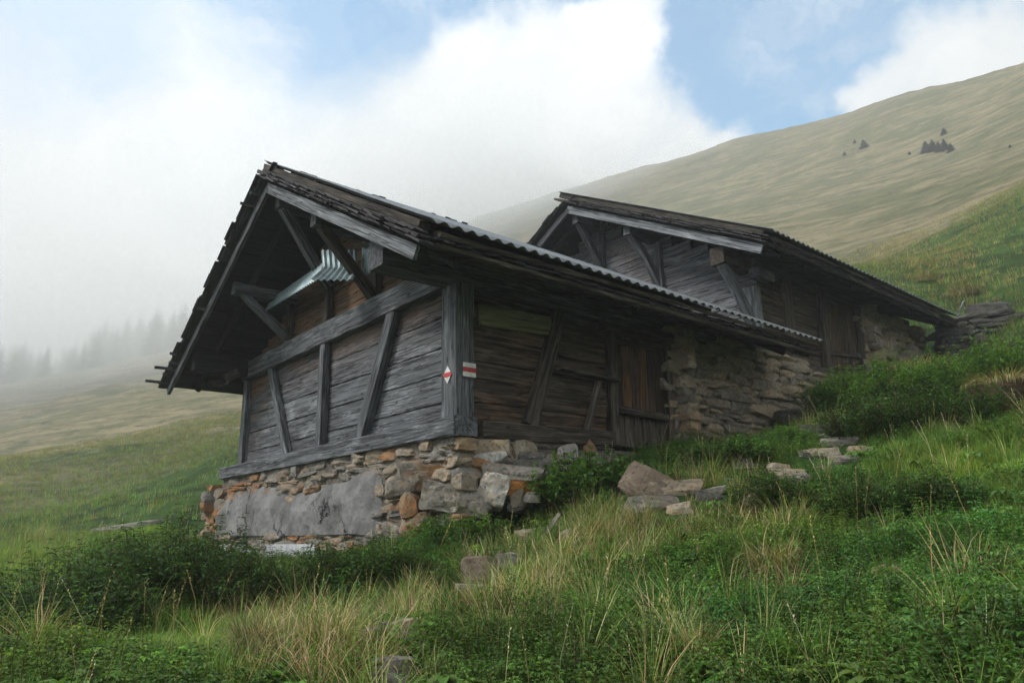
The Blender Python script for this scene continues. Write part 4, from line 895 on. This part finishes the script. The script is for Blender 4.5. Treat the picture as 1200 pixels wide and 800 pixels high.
# ---- single plants
SCL = {'nettle clump': 1.45, 'bush': 1.12, 'grass tuft': .85}
def single(name, proto, px, py, matl, label, cat, group, sc=1., dz=0., q=None):
    q = G(px, py) if q is None else q; q = q+Z*dz; sc = sc*SCL.get(cat, 1.)
    o, _ = merge(name, [proto], q[None], np.array([0]), np.array([R(0, 6.3)]), np.array([float(sc)]), np.ones((1, 3)), matl, kind=None, origin=q); tag(o, label, cat, group); return o
def shrubp(wd_, h, L, w, nst, cols, nl=16, dense=1.):
    p = P_()
    for i in range(nst):
        a0 = R(0, 6.3); rr_ = math.sqrt(R()); b_ = np.array([math.cos(a0), math.sin(a0), 0])*rr_*wd_*.32; t_ = np.array([math.cos(a0)*rr_*wd_*.5+R(-.1, .1)*wd_, math.sin(a0)*rr_*wd_*.5+R(-.1, .1)*wd_, h*R(.55, 1.05)*(1-.45*rr_**2)])
        stem(p, b_, b_+(t_-b_)*.9, .004, jit((.06, .06, .025))); c0 = random.choice(cols)
        for j in range(nl):
            f = .15+.85*j/nl; q = b_+(t_-b_)*f+np.array([R(-1, 1), R(-1, 1), R(-.6, .6)])*wd_*.05
            for sg in (0, math.pi): a1 = j*2.4+sg+R(-.4, .4); dr = np.array([math.cos(a1), math.sin(a1), R(-.3, .5)]); leaf(p, q, dr, Z, L*R(.6, 1.15), w*R(.7, 1.2), jit(c0, .3), R(.05, .3), R(.1, .5))
    return p.done()
NET = shrubp(.95, .40, .05, .030, 190, [G_MD, G_LT, G_MD, G_DK], 12); NET2 = shrubp(.9, .36, .042, .025, 180, [G_LT, G_MD, G_MD], 12)
NET3 = shrubp(1.6, .95, .055, .033, 260, [G_LT, G_MD, G_LT], 18)
BR = shrubp(1.7, .78, .05, .028, 230, [G_DK, (.045, .080, .022), G_DK, G_MD], 20); BR2 = shrubp(1.2, .7, .055, .03, 120, [G_DK, G_MD, (.045, .06, .018)], 22)
for (x, y, s_, pr, lab) in [(688, 590, 1.15, NET, 'nettle clump in front of the stone base just left of the upturned boulder'), (752, 535, .8, NET2, 'low nettle clump at the foot of the plank door'),
        (808, 548, .55, NET, 'small nettle clump below the left end of the stone wall'), (868, 545, .6, NET, 'nettle clump below the middle of the stone wall'), (925, 520, .5, NET2, 'leafy clump beside the flat stones at the wall end'),
        (992, 487, .62, NET3, 'light green bush under the door of the rear hut'), (1045, 474, .66, NET3, 'bright bushy clump under the rear hut stone corner'), (1105, 468, .62, NET3, 'bush in front of the terrace wall left end'),
        (1172, 468, .75, NET3, 'tall leafy bush before the dark terrace wall'), (540, 640, .85, NET2, 'leafy clump below the long tapered corner stone'), (600, 628, .7, NET, 'leafy clump below the white corner stone'),
        (640, 612, .6, NET2, 'small leafy clump right of the orange corner stone')]:
    single('nettle_clump', pr, x, y, M_VEG, lab, 'nettle clump', 'leafy clumps along the foot of the huts', s_)
for (x, y, s_, pr, lab) in [(200, 705, .95, BR, 'dark bramble bush at the left corner of the stone base'), (140, 715, .8, BR2, 'lower bramble bush farthest left below the bright turf'), (295, 712, .65, BR2, 'dark bramble bush over the pale concrete footing'),
        (385, 700, .65, BR2, 'bramble bush against the middle of the plastered base'), (455, 682, .5, BR2, 'bramble bush under the reddish corner stone'), (60, 750, .8, BR, 'bramble bush at the bottom left edge'),
        (1012, 515, .75, BR2, 'dark bush right of the stacked flat stones'), (1075, 508, .8, BR, 'large dark bush under the earth banks on the right'), (1160, 500, .7, BR2, 'dark bush at the right edge below the terrace'),
        (905, 600, .55, BR2, 'thorny bush in the middle of the weeds'), (1010, 610, .5, BR2, 'dark thistle bush right of the middle'), (1090, 605, .5, BR2, 'dark bushy weed near the bright turf on the right')]:
    single('bramble_bush', pr, x, y, M_VEG, lab, 'bush', 'dark bramble bushes', s_)
TF = tuftp(420, .42, .0065, .11, [G_MD, G_LT, G_DK, G_LT], (.1, 1.0), 1.7, 5); TFL = tuftp(380, .40, .010, .10, [G_LT, G_MD, (.09, .17, .03)], (.1, .9), 1.5, 5)
def skirted():
    p = P_()
    for i in range(760):
        a0 = R(0, 6.3); rr_ = .17*math.sqrt(R()); u_ = R(); gn = u_ < .38; c = random.choice([G_LT, G_MD, G_YL, TAN]) if gn else random.choice([TAN, TAN2, TAN, BRN, BRN, (.30, .27, .12)])
        if gn: blade(p, (math.cos(a0)*rr_, math.sin(a0)*rr_, .06), a0+R(-1, 1), R(.2, .48), .0045, R(.05, .9), jit(c), 5, R(.5, 2))
        else: blade(p, (math.cos(a0)*rr_, math.sin(a0)*rr_, R(.02, .17)), a0+R(-1.1, 1.1), R(.14, .46), R(.0025, .006), R(.4, 1.7), jit(c, .45), 5, R(.2, 2.6))
    return p.done()
SK1, SK2 = skirted(), skirted()
for (x, y, s_, pr, mt, lab) in [(905, 680, 1.0, SK1, M_STRAW, 'grass tussock with a drooping straw skirt right of the middle'), (940, 790, .95, TF, M_VEG, 'fine green grass tuft at the bottom edge right of the middle'), (1115, 745, .8, TFL, M_VEG, 'broad bladed bright grass tuft at the lower right'),
        (1050, 700, .85, TF, M_VEG, 'dark green fine tuft left of the broad bladed one'), (380, 775, 1.15, SK2, M_STRAW, 'big straw coloured tussock at the bottom left of centre'), (300, 765, .8, SK1, M_STRAW, 'straw tussock left of the biggest straw tussock'),
        (690, 640, 1.0, SK2, M_STRAW, 'dry tussock on the crest below the nettles'), (750, 625, 1.0, SK1, M_STRAW, 'dry tussock under the upturned boulder'), (800, 780, .7, SK2, M_STRAW, 'collapsed straw tussock at the bottom centre right'),
        (450, 745, .7, TF, M_VEG, 'green tuft beside the grey boulder at the bottom'), (560, 720, .8, SK1, M_STRAW, 'mixed tussock below the square boulder'), (870, 655, .7, TF, M_VEG, 'green tuft just left of the straw skirted tussock'),
        (1130, 348, 2.0, SK2, M_STRAW, 'large straw tussock above the end of the rear eave'), (1085, 330, 1.7, SK1, M_STRAW, 'straw tussock on the slope behind the rear eave'), (1120, 525, .9, TF, M_VEG, 'dark tuft at the upper edge of the bright turf'),
        (215, 640, .9, SK1, M_STRAW, 'straw tussock on the turf left of the stone base')]:
    single('grass_tuft', pr, x, y, mt, lab, 'grass tuft', 'separate grass tufts', s_)

# earth banks with dry grass lips
for (x, y, w_, h_, sd_, lab) in [(1085, 452, 62, 26, 91, 'overhanging brown earth bank with a dry grass lip'), (1035, 462, 56, 14, 92, 'narrow earth ledge left of the overhanging bank'), (1185, 470, 60, 26, 93, 'earth bank at the right edge')]:
    q = G(x, y+10); r_ = np.linalg.norm(q)/F; m = M(); d = q*[1, 1, 0]; d /= np.linalg.norm(d); al = np.array([d[1], -d[0], 0])
    stone(m, q+Z*h_*r_*.45+d*.25, (w_*r_*1.15, .9, h_*r_*1.5), (al, d, Z), seed=sd_, tone=.4, warm=0)
    o = m.build('earth_bank', M_EARTH, None, origin=q); tag(o, lab, 'earth bank', 'earth banks on the right')
    tp = tuftp(900, .30, .008, w_*r_*.5, [TAN, BRN, TAN, TAN2, G_LT, G_MD], (.5, 1.5), 1.9); o2, _ = merge('grass_lip', [tp], (q+Z*h_*r_*1.05)[None], np.array([0]), np.array([0.]), np.array([1.]), np.ones((1, 3)), M_STRAW, kind=None, origin=q); o2.parent = o; o2.location = (0, 0, 0)
for (x, y, dx, dy, w_, mt, lab) in [(634, 636, 22, -26, .055, M_DRIFT, 'short broken weathered board leaning in the dry grass'), (1056, 528, 44, -8, .022, M_DRIFT, 'thin bleached stick lying above the bright turf'), (1122, 372, 8, -14, .05, M_PALE, 'pale splintered stake at the end of the rear eave')]:
    a_ = G(x, y); r_ = np.linalg.norm(a_)/F; al = np.cross(a_/np.linalg.norm(a_), Z); b_ = a_+al*dx*r_+Z*(-dy*r_); m = M(); beam(m, a_+Z*.03, b_+Z*.05, w_*1.6, w_, Z, rough=.006, taper=.3); o = m.build('weathered_stick', mt, None, origin=a_); tag(o, lab, 'piece of wood')

# ---- spruces
def sprucep(h, seed, nw=22):
    random.seed(seed); p = P_()
    for i in range(nw):
        f = i/nw; z_ = h*(.06+.92*f); rad_ = h*.25*(1-f)**.8*R(.75, 1.1)+.05; nb = int(9-4*f)
        for j in range(nb):
            a0 = 6.283*j/nb+R(-.4, .4); L_ = rad_*R(.7, 1.2); d = np.array([math.cos(a0), math.sin(a0), 0]); s_ = np.array([-d[1], d[0], 0]); b_ = np.array([0, 0, z_]); c = jit((.014, .026, .016), .3); dr_ = -L_*R(.25, .5)
            for kk in range(4):
                g = (kk+1)/4; q = b_+d*L_*g+Z*dr_*g; ww = L_*.34*(1.15-g)
                p.add([b_+d*L_*(g-.3)+Z*dr_*(g-.3), q+s_*ww-Z*ww*.5, q+d*L_*.12, q-s_*ww-Z*ww*.5], [(0, 1, 2), (0, 2, 3)], c)
    return p.done()
SPR = [(16, 1), (19, 2), (13, 3)]; SM = []
def spruce(q, hgt, variant, label, group):
    T = thing('spruce_tree', q, label, 'tree', group)
    if len(SM) <= variant or SM[variant] is None:
        while len(SM) <= variant: SM.append(None)
        o, _ = merge('crown', [sprucep(10., variant+1)], np.zeros((1, 3)), np.array([0]), np.array([0.]), np.array([1.]), np.ones((1, 3)), M_NEEDLE, kind=None); m = M(); beam(m, (0, 0, -1), (0, 0, 9.4), .3, .3, (1, 0, 0), taper=.9, round_=True)
        t_ = m.build('trunk', M_DARK, None, origin=(0, 0, 0)); SM[variant] = (o, t_)
    else:
        o, t_ = SM[variant][0].copy(), SM[variant][1].copy(); COL.objects.link(o); COL.objects.link(t_)
    for c_ in (o, t_): c_.parent = T; c_.location = (0, 0, 0)
    T.scale = (hgt/10,)*3; T.rotation_euler = (0, 0, R(0, 6.3)); return T
def FG(px, py, r):
    d = ray(px, py); h = math.hypot(d[0], d[1]); x, y = d[0]/h*r, d[1]/h*r; return np.array([x, y, float(H(np.array([x]), np.array([y]))[0])])
SPL = []
for px in list(np.linspace(-30, 262, 46)):
    ty = np.interp(px, [-30, 30, 60, 85, 120, 160, 200, 260], [396, 388, 400, 398, 368, 358, 350, 344])
    SPL.append((px+R(-5, 5), R(238, 300), ty+abs(random.gauss(0, 12))-3))
for i, (px, r, ty) in enumerate(SPL):
    q = FG(px, 400, r); d = ray(px, ty); top = d[2]/math.hypot(d[0], d[1])*r
    spruce(q-Z*.5, max(9, min(34, top-q[2])), i % 3, 'spruce fading into the fog on the left skyline behind the pasture', 'spruces in the fog')
for i, (px, py, hp, lab) in enumerate([(1013, 176, 11, 'lone small spruce left of the group on the ridge slope'), (1086, 178, 13, 'left end tree of the small spruce group on the upper slope'), (1094, 178, 14, 'second small spruce of the group on the upper slope'), (1101, 178, 12, 'third small spruce of the group on the upper slope'),
        (1108, 178, 13, 'fourth small spruce of the group on the upper slope'), (1115, 178, 10, 'right end tree of the small spruce group on the upper slope'), (1107, 161, 8, 'small spruce above the group on the upper slope'), (1002, 169, 5, 'tiny dark shrub above the lone spruce'),
        (990, 183, 5, 'tiny dark shrub below left of the lone spruce'), (1066, 182, 4, 'tiny dark shrub left of the spruce group'), (1184, 174, 4, 'tiny dark shrub at the right edge of the slope')]):
    q = G(px, py, 260.); r_ = np.linalg.norm(q)/F; T = spruce(q-Z*.05, hp*r_*1.1, i % 3, lab, 'small spruces on the open slope'); s_ = T.scale[0]; T.scale = (s_*1.9, s_*1.9, s_*.95)
# drifting fog
def fogmat(dens):
    mt = bpy.data.materials.new('fog'); mt.use_nodes = True; nt = mt.node_tree; nt.nodes.clear(); pv = nd(nt, 'ShaderNodeVolumePrincipled'); pv.inputs['Color'].default_value = (.97, .99, 1, 1); pv.inputs['Anisotropy'].default_value = .25
    pv.inputs['Density'].default_value = dens; oo = nd(nt, 'ShaderNodeOutputMaterial'); nt.links.new(pv.outputs[0], oo.inputs['Volume']); return mt
def fog(px, py, r, sx, sy, sz, dens, lab, n=5):
    d = ray(px, py); h = math.hypot(d[0], d[1]); c0 = d/h*r; a_ = np.array([d[0]/h, d[1]/h, 0]); s_ = np.array([a_[1], -a_[0], 0]); mt = fogmat(dens/n); na_, nb_ = 56, 30
    for kk in range(n):
        f_ = 1-.15*kk; c_ = c0+s_*R(-.12, .12)*sx+a_*R(-.1, .1)*sy+Z*R(-.1, .1)*sz; vs = []; fs = []; m = M()
        for i in range(nb_+1):
            for j in range(na_):
                t_, g_ = math.pi*i/nb_, 2*math.pi*j/na_; u_ = np.array([math.sin(t_)*math.cos(g_), math.sin(t_)*math.sin(g_), math.cos(t_)]); q_ = f_*(1+.55*fbm(u_*1.6+kk*7, 4))
                vs.append(c_+(s_*sx*u_[0]+a_*sy*u_[1]+Z*sz*u_[2])*q_)
        for i in range(nb_):
            for j in range(na_): fs.append((i*na_+j, i*na_+(j+1) % na_, (i+1)*na_+(j+1) % na_, (i+1)*na_+j)[::-1])
        m.add(vs, fs); o = m.build('fog_bank', mt, origin=c_, smooth=True); tag(o, lab, kind='stuff')
fog(20, 420, 235, 130, 110, 50, .0125, 'fog bank over the spruces on the left')
fog(540, 270, 250, 95, 75, 44, .026, 'fog drifting over the left part of the ridge')
